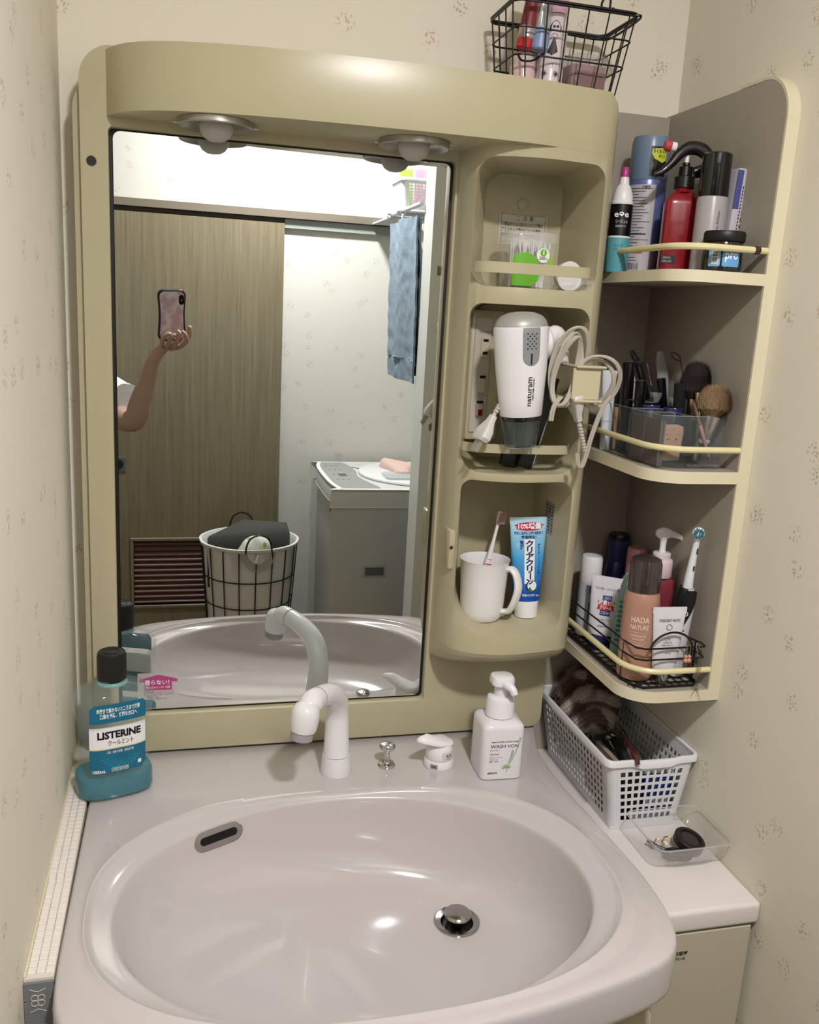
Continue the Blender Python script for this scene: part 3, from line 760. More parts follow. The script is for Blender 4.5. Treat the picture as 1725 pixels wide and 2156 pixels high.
l3 = ob('lower_label', onmw(plate([(-.0375, .046), (-.031, .041), (.031, .041), (.0375, .048), (.0375, .0762), (-.0375, .0762)]), .0006), mat('0e6482', .35, var=.15, vscale=80), mw, smooth=60)
tg = G()
for k in range(14):
    a = PI + .25 + k * .2; tg.add(plate([(.003 + .008 * cos(a), .066 + .006 * sin(a)), (.003 + .026 * cos(a - .03), .066 + .020 * sin(a - .03)), (.003 + .026 * cos(a + .03), .066 + .020 * sin(a + .03))]))
ob('ray_print', onmw(tg, .0008), mat('2b8fa8', .4), l3, smooth=0)
tg = text('口臭、歯垢の沈着、歯肉炎予防', .0044, w=.036).move(.002, 0, .0715).add(text('1000mL', .0062, bold=.0001, space=.85).move(-.0265, 0, .0445)).add(text('医薬部外品', .0035, w=.011).move(-.003, 0, .0455)).add(text('低刺激', .0035, w=.006).move(.0085, 0, .0455))
for a, b_ in ((-.010, .0035), (.0045, .0125)):
    for q in ((a, b_, .0430, .0434), (a, b_, .0478, .0482), (a, a + .0004, .043, .048), (b_ - .0004, b_, .043, .048)): tg.add(rectp(*q))
ob('lettering', onmw(tg, .0011), WHITEINK, l3, smooth=0)
ob('qr_blank', onmw(rectp(.0255, .0305, .0475, .053), .0011), mat('dfe3e4', .4), l3, smooth=0)

# ================================================================== NICHE 1: cotton swabs, white jar
sw_ = thing('swab_box', 'clear plastic tub of cotton swabs with green label in upper niche', 'container', (.5045, -.043, 1.5475), (0, 0, .04))
ob('tub', lathe([(.034, 0), (.0365, .002), (.0372, .03), (.0385, .066), (.0392, .068)], 64, pw=4.0, sy=.85, cap1=False), mat('dfe3df', .1, alpha=.22, coat=.6, var=0), sw_)
ob('lid', lathe([(.0400, .066), (.0403, .0685), (.0400, .079), (.0385, .0815), (.0370, .082), (.0005, .082)], 64, pw=4.0, sy=.85, cap0=False), mat('d8dad6', .12, alpha=.35, coat=.6, var=0), sw_)
sb = None
for i in range(110):
    a = random.uniform(0, 6.28); r = random.uniform(.2, 1)
    x, y = .030 * r * cos(a), .0245 * r * sin(a)
    if sb is None:
        g = lathe([(.0009, .006), (.0020, .001), (.0021, .006), (.0012, .011), (.0008, .013), (.0008, .060), (.0012, .062), (.0021, .067), (.0020, .072), (.0009, .075)], 7)
        sb = ob('swab', g, mat('ece9e6', .9), sw_); c = sb
    else: c = sb.copy(); COL.objects.link(c)
    c.location = (x * .85, y * .85, .0015 + random.uniform(0, .002)); c.rotation_euler = (random.gauss(0, .07), random.gauss(0, .09), 0); c.scale = (1, 1, .86 + random.uniform(0, .05))
sqw = lambda g, off: subdiv_x(g, .004).warp(lambda p: (p.x, -(.0325 - .0) * max(1 - abs(p.x / .0395) ** 4, .05) ** .25 - off + p.y, p.z))
gl = ob('green_label', sqw(plate([(-.034 + .0 , .004), (-.004, .004), (.005, .012), (.008, .024), (.005, .038), (-.004, .048), (-.015, .052), (-.028, .050), (-.034, .045)]), .0008), mat('69b32e', .4), sw_, smooth=60)
tb = ob('text_panel', sqw(rectp(-.031, -.007, .029, .0345, 0, .001), .0012), mat('d9e8c8', .4), gl, smooth=0)
ob('lettering', sqw(text('綿棒抗菌', .0062, bold=.0001, w=.021).move(-.019, 0, .0317), .0016), mat('20501c', .4), tb, smooth=0)
rl = ob('round_label', sqw(plate(circ(.0105, 28, .011, .049)), .0014), mat('e6ebe0', .4), sw_, smooth=0)
ob('green_dot', sqw(plate(circ(.0052, 24, .011, .053)), .0017), mat('66b22c', .4), rl, smooth=0)
ob('swab_icon', sqw(plate(rrect(.0102, .0118, .0495, .057, .0007, 3)), .0020), WHITEINK, rl, smooth=0)
ob('lettering', sqw(text('200', .0068, bold=.0001).move(.0095, 0, .0448).add(text('本入', .0030, w=.005).move(.0175, 0, .0438)), .0017), mat('4c4c44', .4), rl, smooth=0)
ob('green_square', sqw(rectp(.0215, .028, .036, .047, 0, .001), .0014), mat('8dc63a', .4), sw_, smooth=0)
ob('green_dot', sqw(plate(circ(.0026, 20, .0265, .0235)), .0014), mat('3f7a2a', .4), sw_, smooth=0)
jr = thing('cream_jar', 'round white compact jar standing on edge right of the swabs', 'jar', (.5625, -.068, 1.5475), (0, 0, .15))
ob('jar_lid', lathe([(.0005, -.009), (.0195, -.009), (.0215, -.007), (.0218, -.001)], 40).rot(PI / 2, 'X').move(0, -.006, .0222), WHITEG, jr)
ob('jar_body', lathe([(.0195, -.001), (.0195, .011), (.018, .0125), (.0005, .0125)], 40).rot(PI / 2, 'X').move(0, .008, .0222).move(0, 0, 0), mat('cfccc8', .35), jr)

# ================================================================== NICHE 2: dryer
dyl = (.4780, -.146, 1.3215)
dy = thing('hair_dryer', 'white hair dryer with grey mesh end and smoked nozzle hanging in middle niche', 'hair dryer', dyl, (0, math.radians(-4.5), 0))
def dsec(r, z, n=48): return [(r * cos(2 * PI * i / n), r * .88 * sin(2 * PI * i / n), z) for i in range(n)]
ob('body', loft([dsec(.0300, .0465), dsec(.0310, .048), dsec(.0335, .075), dsec(.0372, .112), dsec(.0396, .150), dsec(.0402, .168), dsec(.0398, .1715), dsec(.0385, .1725)]), WHITEG, dy)
dome = loft([dsec(.0384, .171), dsec(.0380, .175), dsec(.0350, .182), dsec(.0290, .1875), dsec(.019, .1915), dsec(.008, .193), dsec(.0005, .1932)], True, False, True)
dm = ob('mesh_dome', dome, mat('a3a39e', .4, metal=.2), dy)
# mesh holes as dark pits (too many and too small to count)
g = G()
for i in range(1, 14):
    rr_ = .0030 * i
    if rr_ > .0335: break
    n_ = int(2 * PI * rr_ / .0030)
    zt = lambda r: .1932 - .0215 * (r / .038) ** 2.4
    for k in range(n_):
        a = 2 * PI * k / n_ + i
        x, y = rr_ * cos(a), rr_ * .88 * sin(a)
        g.add(G([Vector((x + .0008 * cos(q), y + .0008 * sin(q), zt(math.hypot(x + .0008 * cos(q), (y + .0008 * sin(q)) / .88)) + .0004)) for q in [PI * w_ / 3 for w_ in range(6)]], [tuple(range(6))]))
tag(ob('mesh_holes', g, mat('3b3c39', .6), dm, smooth=0), kind='stuff')
def interp(z, t):
    if z <= t[0][0]: return t[0][1]
    for a, b in zip(t, t[1:]):
        if z <= b[0]: return a[1] + (b[1] - a[1]) * (z - a[0]) / (b[0] - a[0])
    return t[-1][1]
def subdiv_z(g, step):
    g.v = [Vector((p[2], p[1], p[0])) for p in g.v]; g = subdiv_x(g, step); g.v = [Vector((p[2], p[1], p[0])) for p in g.v]; return g
def dwr(g, off, rz=lambda z: interp(z, ((.0465, .0300), (.048, .0310), (.075, .0335), (.112, .0372), (.150, .0396), (.168, .0402), (.1715, .0398), (.1725, .0385)))):
    return subdiv_z(subdiv_x(g, .004), .006).warp(lambda p: ((rz(p.z) + off - p.y) * sin(p.x / .038), -(rz(p.z) + off - p.y) * .88 * cos(p.x / .038), p.z))
tng = [(.0175, .1722), (-.0105, .1722)]
tong = ob('grey_panel', dwr(G().add(rectp(-.0100, .0150, .160, .1720)).add(rectp(-.0100, .0150, .146, .160)).add(rectp(-.0100, .0150, .132, .146)).add(plate([(-.0100, .132)] + [(.0025 - .0125 * cos(t), .132 - .0125 * sin(t)) for t in [PI * k / 10 for k in range(1, 10)]] + [(.0150, .132)])), .0006), mat('85878a', .4), dy, smooth=50)
g = G()
for r_ in range(7):
    for c_ in range(3 if r_ % 2 == 0 else 2):
        g.add(plate(circ(.0011, 10, -.0035 + c_ * .006 + (0 if r_ % 2 == 0 else .003) + .0, .1635 - r_ * .0034)))
g.add(plate(rrect(.0012, .0036, .121, .137, .0011, 4)))
ob('vent_holes', dwr(g, .0010), mat('17181a', .6), tong, smooth=0)
tx = text('naturam', .0120, bold=.00015, w=.041).rot(-PI / 2, 'Y').move(.0010, 0, .0835)
tx.add(text('TESCOM TD131', .0040, bold=.0001, w=.031).rot(-PI / 2, 'Y').move(.0078, 0, .0865))
ob('lettering', dwr(tx, .0007), mat('2a2a2c', .5), dy, smooth=0)
ob('black_collar', loft([dsec(.0292, .040), dsec(.0302, .0425), dsec(.0300, .047)]), mat('121212', .2, coat=.5), dy)
ob('nozzle', loft([dsec(.0292, .0405), dsec(.0275, .026), dsec(.0245, .010), [(x * .95, y * .9, .0) for x, y, z in dsec(.0235, 0)]], True, False, False), mat('4d5452', .08, alpha=.55, coat=.8, var=0), dy)
ob('nozzle_inner', loft([[(x + .004, y * .6, z) for x, y, z in dsec(.016, .030)], [(x + .004, y * .55, z) for x, y, z in dsec(.0145, .003)]], True, False, True), mat('5e6a66', .2, alpha=.6, var=0), dy)
ob('nozzle_slot', loft([[(x + .004, y * .45, z) for x, y, z in dsec(.0125, .0025)], [(x + .004, y * .45, z) for x, y, z in dsec(.0125, -.0005)]]), BLACK, dy)
ob('nozzle_lip', tube([(.0225 * cos(a), .0178 * sin(a), .001) for a in [2 * PI * k / 40 for k in range(40)]], .0012, 6, closed=True), mat('9aa19e', .15, alpha=.7, var=0), dy)
hn = ob('hinge_hub', lathe([(.0005, 0), (.021, 0), (.0235, .002), (.0235, .010), (.021, .013), (.0005, .014)], 32).rot(PI / 2, 'Y').move(.033, .012, .147), WHITEG, dy)
ob('handle', stube([(.047, .020, .150), (.060, .024, .158), (.068, .026, .150), (.075, .028, .115)], [.013, .014, .014, .012], 20, 5, flat=.8), WHITEG, dy)
# cord wound on the hook
cord = thing('dryer_cord', 'beige dryer cord looped in coils around the cord hook', 'cord', (0, 0, 0))
CM = mat('aca497', .45)
def loop(cx, cz, rx, rz, y, tilt=0, n=20, ph=0): return [(cx + rx * cos(a) + tilt * sin(a), y + .006 * sin(2 * a + ph), cz + rz * sin(a)) for a in [2 * PI * k / n for k in range(n)]]
for i, (cx, cz, rx, rz, yy, tl) in enumerate(((.528, 1.437, .0200, .052, -.172, .006), (.524, 1.436, .0155, .048, -.179, .009), (.533, 1.441, .0260, .056, -.166, .007), (.5745, 1.4225, .034, .036, -.175, .000), (.572, 1.420, .028, .033, -.168, .002))):
    for s_ in (0, .0032):
        ob('coil', tube([(p[0] + s_, p[1], p[2]) for p in loop(cx, cz, rx, rz, yy, tl, 40, i)], .0021, 8, closed=True), CM, cord)
for s_ in (0, .0034):
    ob('lead', stube([(.515 + s_, -.185, 1.400), (.505 + s_, -.187, 1.385), (.503 + s_, -.186, 1.366)], .0021, 8, 6), CM, cord)
    ob('lead', stube([(.597 + s_ * .3, -.176, 1.402), (.585 + s_, -.175, 1.382), (.574 + s_, -.174, 1.345), (.569 + s_, -.172, 1.315), (.564 + s_, -.171, 1.298), (.558 + s_, -.171, 1.303), (.5555 + s_, -.171, 1.318)], .0021, 8, 6), CM, cord)
def cord_plug(o, par, M):
    ob('plug', loft([rrect_ring(.0060, .0042, 0), rrect_ring(.0075, .0050, .010), rrect_ring(.0150, .0075, .024), rrect_ring(.0165, .0085, .036), rrect_ring(.0130, .0070, .041)]).t(M), mat('c9c5c0', .4), par)
    g = G()
    for k in range(9): g.add(lathe([(.0034, -.005 - k * .0048), (.0044, -.006 - k * .0048), (.0044, -.0080 - k * .0048), (.0034, -.009 - k * .0048)], 10).scale(1.2, .8, 1))
    g.add(tube([(0, 0, 0), (0, 0, -.05)], .0031, 8))
    ob('strain_relief', g.t(M), mat('b8b3aa', .5), par)
def rrect_ring(w, d, z): return [(x, y, z) for x, y in rrect(-w, w, -d, d, min(w, d) * .6, 4)]
def aim(p, d):
    return Matrix.Translation(p) @ Vector(d).to_track_quat('Z', 'Y').to_matrix().to_4x4()
cord_plug(None, cord, aim((.5535, -.172, 1.365), (-.35, -.05, 1)))
# plug with blades resting on the bar
pg = thing('power_plug', 'beige two-blade plug resting on the middle guard bar', 'plug', (0, 0, 0))
Mp = aim((.4345, -.142, 1.366), (-.55, -.10, -1))
cord_plug(None, pg, Mp)
for s_ in (-1, 1): ob('blade', box(-.0006 + s_ * .0062, .0006 + s_ * .0062, -.003, .003, .040, .058).t(Mp), SILVER, pg)
# black comb standing behind the dryer
cb = thing('styling_brush', 'black handled brush standing behind the hair dryer nozzle', 'brush', (.493, -.06, 1.2785), (0, math.radians(14), 0))
ob('handle', loft([rrect_ring(.014, .007, 0), rrect_ring(.0155, .008, .03), rrect_ring(.014, .0075, .10)]), mat('0d0c0c', .35), cb)
ob('brush_head', loft([rrect_ring(.014, .0075, .10), rrect_ring(.018, .010, .115), rrect_ring(.018, .010, .16), rrect_ring(.012, .008, .175)]), mat('100f0f', .4), cb)
cs = thing('hair_comb', 'black comb with grey edge leaning right of the dryer nozzle', 'comb', (.517, -.075, 1.2785), (0, math.radians(14), 0))
ob('spine', box(-.013, .009, -.002, .002, 0, .145, .001, 1), mat('0e0d0d', .35), cs)
ob('edge_strip', box(.0092, .0108, -.002, .002, 0, .130), mat('8f8d88', .4), cs)
# ================================================================== NICHE 3: mug, toothbrush, paste
mg = thing('toothbrush_mug', 'white plastic mug with handle holding a toothbrush', 'mug', (.4745, -.042, 1.0225), (0, 0, -.28))
r0, r1 = .0335, .0405
outp = [(.024, 0), (.0285, .0012), (.0325, .006), (.0345, .016), (.0358, .030), (.0375, .065), (.0395, .098), (.0408, .101)]
inp = [(.0398, .1005), (.0378, .095), (.0358, .06), (.0340, .03), (.031, .008), (.0005, .006)]
ob('cup', lathe(outp + inp, 48), WHITE, mg)
ob('handle', stube([(.034, -.010, .086), (.043, -.017, .090), (.051, -.022, .080), (.0545, -.025, .060), (.050, -.022, .036), (.043, -.016, .020), (.031, -.010, .0165)], [.0050, .0052, .0055, .0058, .0055, .0050, .0045], 12, 6, flat=1.6), WHITE, mg)
tb = thing('toothbrush', 'white toothbrush with pink grip stripes leaning in the mug', 'toothbrush', (0, 0, 0))
TP = [Vector(p) for p in ((.466, -.035, 1.032), (.479, -.032, 1.085), (.486, -.028, 1.118), (.4945, -.022, 1.150), (.501, -.016, 1.172), (.5075, -.010, 1.193))]
ob('handle', stube(TP[:3], [.0048, .0062, .0052], 12, 5, flat=.6), mat('e2dcdc', .3), tb)
ob('neck', stube(TP[2:5], [.0050, .0028, .0026], 10, 5), mat('e2dcdc', .3), tb)
ob('grip_stripes', G().add(*[G()]) if False else (lambda g: [g.add(box(-.0052, .0052, -.0042, -.0034, -.0007, .0007).t(Matrix.Translation(TP[1].lerp(TP[2], k)) @ Matrix.Rotation(.2, 4, 'Y'))) for k in (.05, .17, .29, .41, .53, .65, .77)] and g)(G()), mat('d0405c', .4), tb)
hh = ob('brush_head', stube([TP[4], TP[4].lerp(TP[5], .6), TP[5]], [.0030, .0052, .0046], 10, 4, flat=.5), mat('d8c6c8', .3), tb)
g = G()
for i in range(9):
    q = TP[4].lerp(TP[5], .1 + i * .1) if i < 9 else TP[5]
    for j in (-1, 0, 1): g.add(tube([q + Vector((j * .0022, -.002, 0)), q + Vector((j * .0026 + .006, -.008, .002))], .0009, 5))
ob('bristles', g, mat('c79aa6', .8), hh, smooth=0)

def flat_tube(name, label, cat, loc, rz, tiltx, tilty, H, w0, w1, d0, body, cap_h, cap_r, capm, crimp=None, capw=None, body_parent=None):
    """squeeze tube standing on its cap: round below, flat crimp on top"""
    t = thing(name, label, cat, loc, (tiltx, tilty, rz))
    rings = []
    N = 10
    for i in range(N + 1):
        k = i / N; z = cap_h + (H - cap_h) * k
        w = w0 + (w1 - w0) * k; d = d0 * (1 - k) ** .75 + .0009
        n = 2 + 3 * k
        rings.append([(w * (abs(cos(a)) ** (2 / n)) * (1 if cos(a) > 0 else -1), d * (abs(sin(a)) ** (2 / 2.2)) * (1 if sin(a) > 0 else -1), z) for a in [2 * PI * j / 40 for j in range(40)]])
    rings = [[(x * .90, y * .9, cap_h - .004) for x, y, z in rings[0]]] + rings
    b = ob('tube_body', loft(rings), body, t, smooth=50)
    if crimp: ob('crimp', box(-w1, w1, -.0009, .0009, H - .009, H + .0006), crimp, t)
    ob('cap', lathe([(cap_r * .88, 0), (cap_r * .92, .001), (cap_r, cap_h - .002), (cap_r * .97, cap_h)], 32), capm, t)
    fr_ = lambda x, z: -(d0 * max(1 - (z - cap_h) / (H - cap_h), 0) ** .75 + .0009) * max(1 - abs(x / (w0 + (w1 - w0) * (z - cap_h) / (H - cap_h))) ** 2.4, 0.03) ** .5
    def lay(g, off): return subdiv_x(g, .003).warp(lambda p: (p.x, fr_(p.x, p.z) - off + p.y, p.z))
    return t, b, lay
# toothpaste
m_tp = mat('1f6fc0', .3)
nt = m_tp.node_tree
tc = nt.nodes.new('ShaderNodeTexCoord'); sx_ = nt.nodes.new('ShaderNodeSeparateXYZ'); cr_ = nt.nodes.new('ShaderNodeValToRGB')
mr_ = nt.nodes.new('ShaderNodeMapRange'); mr_.inputs['From Max'].default_value = .166
cr_.color_ramp.elements[0].color = C('0f4ba8'); cr_.color_ramp.elements[0].position = .25
cr_.color_ramp.elements[1].color = C('b8e0f0'); cr_.color_ramp.elements[1].position = 1
e = cr_.color_ramp.elements.new(.60); e.color = C('4aa3dc')
nt.links.new(tc.outputs['Object'], sx_.inputs[0]); nt.links.new(sx_.outputs['Z'], mr_.inputs['Value']); nt.links.new(mr_.outputs[0], cr_.inputs[0]); nt.links.new(cr_.outputs[0], nt.nodes['Principled BSDF'].inputs['Base Color'])
tt, b_, lay = flat_tube('toothpaste_tube', 'blue toothpaste tube standing on its white cap beside the mug', 'toothpaste', (.5535, -.040, 1.0225), math.radians(-2), math.radians(-4), math.radians(-1.5), .166, .0225, .0325, .0155, m_tp, .028, .0205, mat('e6e6e4', .35), mat('cfdde6', .4))
rd = ob('red_oval', lay(plate([(.0265 * cos(a), .1515 + .0068 * sin(a)) for a in [2 * PI * k / 28 for k in range(28)]]), .0006), mat('c01c46', .4), b_, smooth=0)
ob('lettering', lay(text('10%増量', .0105, bold=.0003, w=.040).move(0, 0, .1515), .0009), WHITEINK, tt, smooth=0)
ob('white_strip', lay(plate([(-.0085, .058), (.0085, .058), (.0095, .131), (-.0085, .131)]), .0006), mat('eef0f2', .4), b_, smooth=0)
tg = G()
for i, ch in enumerate('クリアクリーン'):
    g_ = text(ch, .0155, bold=.0005)
    if ch == 'ー': g_.rot(PI / 2, 'Y')
    tg.add(g_.scale(1.0, 1, .82).move(.0003, 0, .1225 - i * .01045))
for i, ch in enumerate('歯をみがくツルツルの歯へ'): tg.add(text(ch, .0042, bold=.0001).move(.0165, 0, .121 - i * .0046))
tg.add(text('変形しながらくだける顆粒で', .0052, bold=.00012, w=.050).move(-.001, 0, .1405))
tg.add(text('歯垢除去！', .0058, bold=.0001, w=.026).move(.001, 0, .134))
ob('lettering', lay(tg, .0010), mat('141c5c', .4), b_, smooth=0)
hx = ob('blue_hexagon', lay(plate([(-.0225, .1135), (-.0225, .123), (-.0155, .129), (-.0105, .128), (-.0105, .118), (-.0165, .112)]), .0006), mat('1c2c86', .4), b_, smooth=0)
ob('lettering', lay(text('メディ', .0036).move(-.0165, 0, .1225).add(text('クール', .0036).move(-.0165, 0, .1185)), .0012), WHITEINK, tt, smooth=0)
em = ob('round_emblem', lay(plate(circ(.0098, 28, .0035, .0535)), .0006), mat('18306a', .4), b_, smooth=0)
ob('emblem_tooth', lay(plate(circ(.0080, 28, .0045, .0545)), .0010), mat('e6f2f0', .4), tt, smooth=0)
ob('emblem_leaf', lay(plate([(-.004, .0465), (.001, .053), (.004, .047), (.009, .0455), (.003, .0435)]), .0014), mat('2a6a50', .4), tt, smooth=0)
ob('lettering', lay(text('薬用ハミガキ', .0044, bold=.0001, w=.022).move(-.001, 0, .0385).add(text('Kao', .0045, bold=.0001).move(.0155, 0, .0375)), .0010), WHITEINK, tt, smooth=0)
# ================================================================== TOP WIRE BASKET
def wire(name, pts, r, m, par, closed=False, seg=6, sub=0):
    return ob(name, tube(catmull(pts, sub, closed) if sub else pts, r, seg, closed), m, par)
WM = mat('171011', .4)
def ring3(x0, x1, y0, y1, r, z): return [(x, y, z) for x, y in rrect(x0, x1, y0, y1, r, 5)]
tbk = thing('wire_basket', 'black wire basket holding cosmetics on top of the mirror cabinet', 'basket', (0, 0, 0))
BT, BB = (.441, .627, -.090, .026, 1.931), (.453, .609, -.078, .018, 1.8215)
wire('rim_wire', ring3(*BT[:4], .014, BT[4]), .0021, WM, tbk, True)
wire('rim_wire', ring3(*BT[:4], .014, BT[4] - .0035), .0016, WM, tbk, True)
def lerpb(k): return [BB[i] * (1 - k) + BT[i] * k for i in range(5)]
for k in (.68, .37, 0.0):
    b_ = lerpb(k); wire('ring_wire', ring3(*b_[:4], .013, b_[4]), .0013, WM, tbk, True)
for i in range(6):
    for yk in (2, 3):
        t_ = (i + .5) / 6
        xt, xb = BT[0] + (BT[1] - BT[0]) * t_, BB[0] + (BB[1] - BB[0]) * t_
        wire('upright_wire', [(xb, BB[yk], BB[4]), (xt, BT[yk], BT[4])], .00115, WM, tbk)
for i in range(4):
    for xk in (0, 1):
        t_ = (i + .5) / 4
        yt, yb = BT[2] + (BT[3] - BT[2]) * t_, BB[2] + (BB[3] - BB[2]) * t_
        wire('upright_wire', [(BB[xk], yb, BB[4]), (BT[xk], yt, BT[4])], .00115, WM, tbk)
for i in range(5): wire('base_wire', [(BB[0] + .156 * (i + .5) / 5, BB[2], 1.8215), (BB[0] + .156 * (i + .5) / 5, BB[3], 1.8215)], .0011, WM, tbk)
wire('handle', [(.617, -.086, 1.930), (.632, -.080, 1.929), (.634, .010, 1.927), (.617, .024, 1.926), (.575, .0245, 1.927), (.552, .0245, 1.930), (.548, .022, 1.938), (.544, .020, 1.931)], .0019, WM, tbk, sub=4)
wire('hook_end', [(.568, -.088, 1.928), (.567, -.089, 1.938), (.572, -.090, 1.945), (.579, -.090, 1.943), (.580, -.089, 1.933), (.586, -.089, 1.933)], .0017, WM, tbk, sub=4)
wire('inner_loop', [(.452, -.080, 1.862), (.462, -.070, 1.857), (.478, -.072, 1.858), (.489, -.083, 1.866)], .0015, WM, tbk, sub=4)
# things inside it
def bottle(name, label, cat, loc, parts, rot=(0, 0, 0), group=None):
    """parts: (part name, profile, material, sx, sy, pw)"""
    t = thing(name, label, cat, loc, rot, group)
    for p in parts:
        nm, prof, m = p[:3]; sx, sy, pw = (p[3:] + (1, 1, 2))[:3] if len(p) > 3 else (1, 1, 2)
        ob(nm, lathe(prof, 40, sx, sy, pw), m, t, smooth=40)
    return t
PK = mat('d9b9bb', .25, coat=.4)
bottle('lotion_bottle', 'small glossy pink bottle low at left end of the wire basket', 'bottle', (.4755, -.040, 1.8235), [('body', [(.015, 0), (.0185, .003), (.0190, .032), (.0185, .034)], PK), ('cap', [(.0180, .034), (.0185, .036), (.0185, .048), (.017, .049)], mat('cdbcb9', .25, coat=.3))])
t = thing('red_tube', 'red cosmetic tube with silver neck upside down in wire basket', 'tube', (.4665, -.062, 1.8735), (math.radians(0), math.radians(9), 0))
ob('cap', lathe([(.0095, 0), (.0115, .001), (.0122, .010), (.0118, .0125)], 10), mat('b8242a', .35), t)
ob('silver_neck', lathe([(.0112, .0125), (.0125, .014), (.0128, .027), (.0120, .0285)], 28), mat('b9b0ae', .3, metal=.5), t)
ob('tube_body', loft([[(x * (1 + .0 * k), y * (1 - .7 * k), .0285 + k * .085) for x, y in circ(.0120, 28)] for k in (0, .3, .6, 1)]), mat('7e2a2e', .35), t)
t = thing('blue_applicator', 'pale blue capped applicator with clear stem next to the red tube', 'tube', (.4870, -.068, 1.8725), (0, math.radians(4), 0))
ob('blue_cap', lathe([(.0105, 0), (.0125, .002), (.0128, .012), (.0122, .0255), (.0105, .0275)], 28), mat('8297bd', .35), t)
ob('stem', lathe([(.0110, .0275), (.0060, .034), (.0020, .044), (.0016, .070)], 20), mat('c9ccd2', .3, alpha=.8), t)
ob('clear_tube', loft([[(x * s_, y * s_ * .6, z) for x, y in circ(.0125, 28)] for s_, z in ((.95, .028), (1, .05), (1.05, .085))], True, False, False), mat('b8bcc0', .1, alpha=.3, coat=.6, var=0), t)
gb = thing('illustrated_bottle', 'pale pink spray bottle printed with a sunglasses woman in black dress', 'bottle', (.5110, -.052, 1.8235), (0, math.radians(2), 0))
ob('body', lathe([(.016, 0), (.0195, .002), (.0195, .094), (.0165, .100), (.013, .102)], 40), mat('d4c6ca', .3, coat=.3), gb)
ob('cap', lathe([(.0150, .102), (.0160, .104), (.0160, .140), (.015, .142)], 32), mat('d8a8c0', .3), gb)
tg = plate([(-.0075, .048), (-.0045, .047), (-.001, .0445), (.003, .0465), (.0055, .0485), (.0075, .050), (.004, .061), (.0025, .0665), (-.0005, .0665), (-.003, .060)])
tg.add(plate(circ(.0020, 14, -.0008, .0820))).add(plate(circ(.0020, 14, .0040, .0822))).add(rectp(-.0008, .004, .0823, .0828))
for k in range(7): tg.add(tube([(-.003 - k * .0004, 0, .088 - k * .0006), (-.0050 - k * .0003, 0, .082), (-.0045 - k * .0004, 0, .0755)], .00022, 4))
for k in range(5): tg.add(tube([(.006 + k * .0003, 0, .087 - k * .0006), (.0085 + k * .0002, 0, .082), (.0078 + k * .0004, 0, .076)], .00022, 4))
tg.add(tube([(-.003, 0, .088), (.002, 0, .0902), (.006, 0, .087)], .0003, 4)).add(tube([(.001, 0, .074), (-.003, 0, .071), (-.005, 0, .066), (.000, 0, .069), (.004, 0, .066), (.005, 0, .071), (.0025, 0, .0735)], .00025, 4))
for s_ in (-1, 1): tg.add(tube([(.001 + s_ * .001, 0, .0455), (.0015 + s_ * .0008, 0, .028)], .0002, 4))
for k in range(16):
    a, r_ = k * 2.4, .0012 + .0007 * k
    for sx_ in (-1, 1):
        cx_ = sx_ * .0085 + r_ * .35 * cos(a); cz_ = .021 + r_ * .30 * sin(a)
        tg.add(tube([(cx_ + .0011 * cos(q), 0, cz_ + .0011 * sin(q)) for q in [2 * PI * w_ / 7 for w_ in range(7)]], .00018, 3, closed=True))
ob('ink_drawing', wrap(tg, .0196, off=.0003, a0=-.32), INK, gb, smooth=0)
ob('lips', wrap(rectp(.0008, .0028, .0775, .0785), .0196, off=.0004, a0=-.32), mat('b85a6a', .4), gb, smooth=0)
t = thing('perfume_bottle', 'square clear bottle half full of dusty pink liquid in wire basket', 'bottle', (.5720, -.035, 1.8235), (0, 0, .05))
ob('glass', lathe([(.026, 0), (.029, .002), (.0295, .052), (.028, .0565), (.024, .058)], 48, 1, .75, 6), mat('b9b4b2', .1, alpha=.3, coat=1, var=0), t, smooth=45)
ob('pink_liquid', lathe([(.026, .003), (.0278, .005), (.0278, .042), (.027, .043)], 48, 1, .75, 6), mat('a5777c', .3, var=.1, alpha=.9), t, smooth=45)
ob('label', rectp(-.0245, .0245, .008, .034, -.0222), mat('8f6f72', .4, alpha=.5), t, smooth=0)

# ================================================================== SHELF 1 (top)
S1, S2, S3 = 1.5803, 1.3093, .9793
t = bottle('hair_milk_tube', 'turquoise and black tube with magenta tip at left of top shelf', 'tube', (.6400, -.066, S1), [('turquoise_body', [(.0160, 0), (.0168, .002), (.0168, .050)], mat('5b9faa', .35)), ('white_line', [(.01685, .050), (.01685, .0525)], WHITE), ('black_body', [(.0168, .0525), (.0166, .098)], mat('0c0c0e', .35)), ('white_shoulder', [(.0164, .098), (.0166, .101), (.0150, .103), (.0150, .110), (.0105, .124), (.0075, .127)], WHITE), ('nozzle', [(.0075, .127), (.0066, .137)], WHITE), ('pink_tip', [(.0058, .137), (.0060, .139), (.0052, .150), (.004, .1515)], mat('b03a86', .35))])
ob('lettering', wrap(text('eəe', .0125, bold=.0002, w=.022).move(0, 0, .083).add(text('リージュレ', .0062, w=.018).move(.001, 0, .0725)).add(text('洗い流さないタイプ', .0038, w=.015).move(0, 0, .066)), .0168, off=.0004, a0=-.40), WHITEINK, t, smooth=0)
ob('blue_lettering', wrap(text('うるつや', .0042, w=.012).move(0, 0, .038).add(text('のさらさら髪へ', .0040, w=.016).move(0, 0, .033)), .0168, off=.0004, a0=-.40), mat('1e5a7c', .4), t, smooth=0)
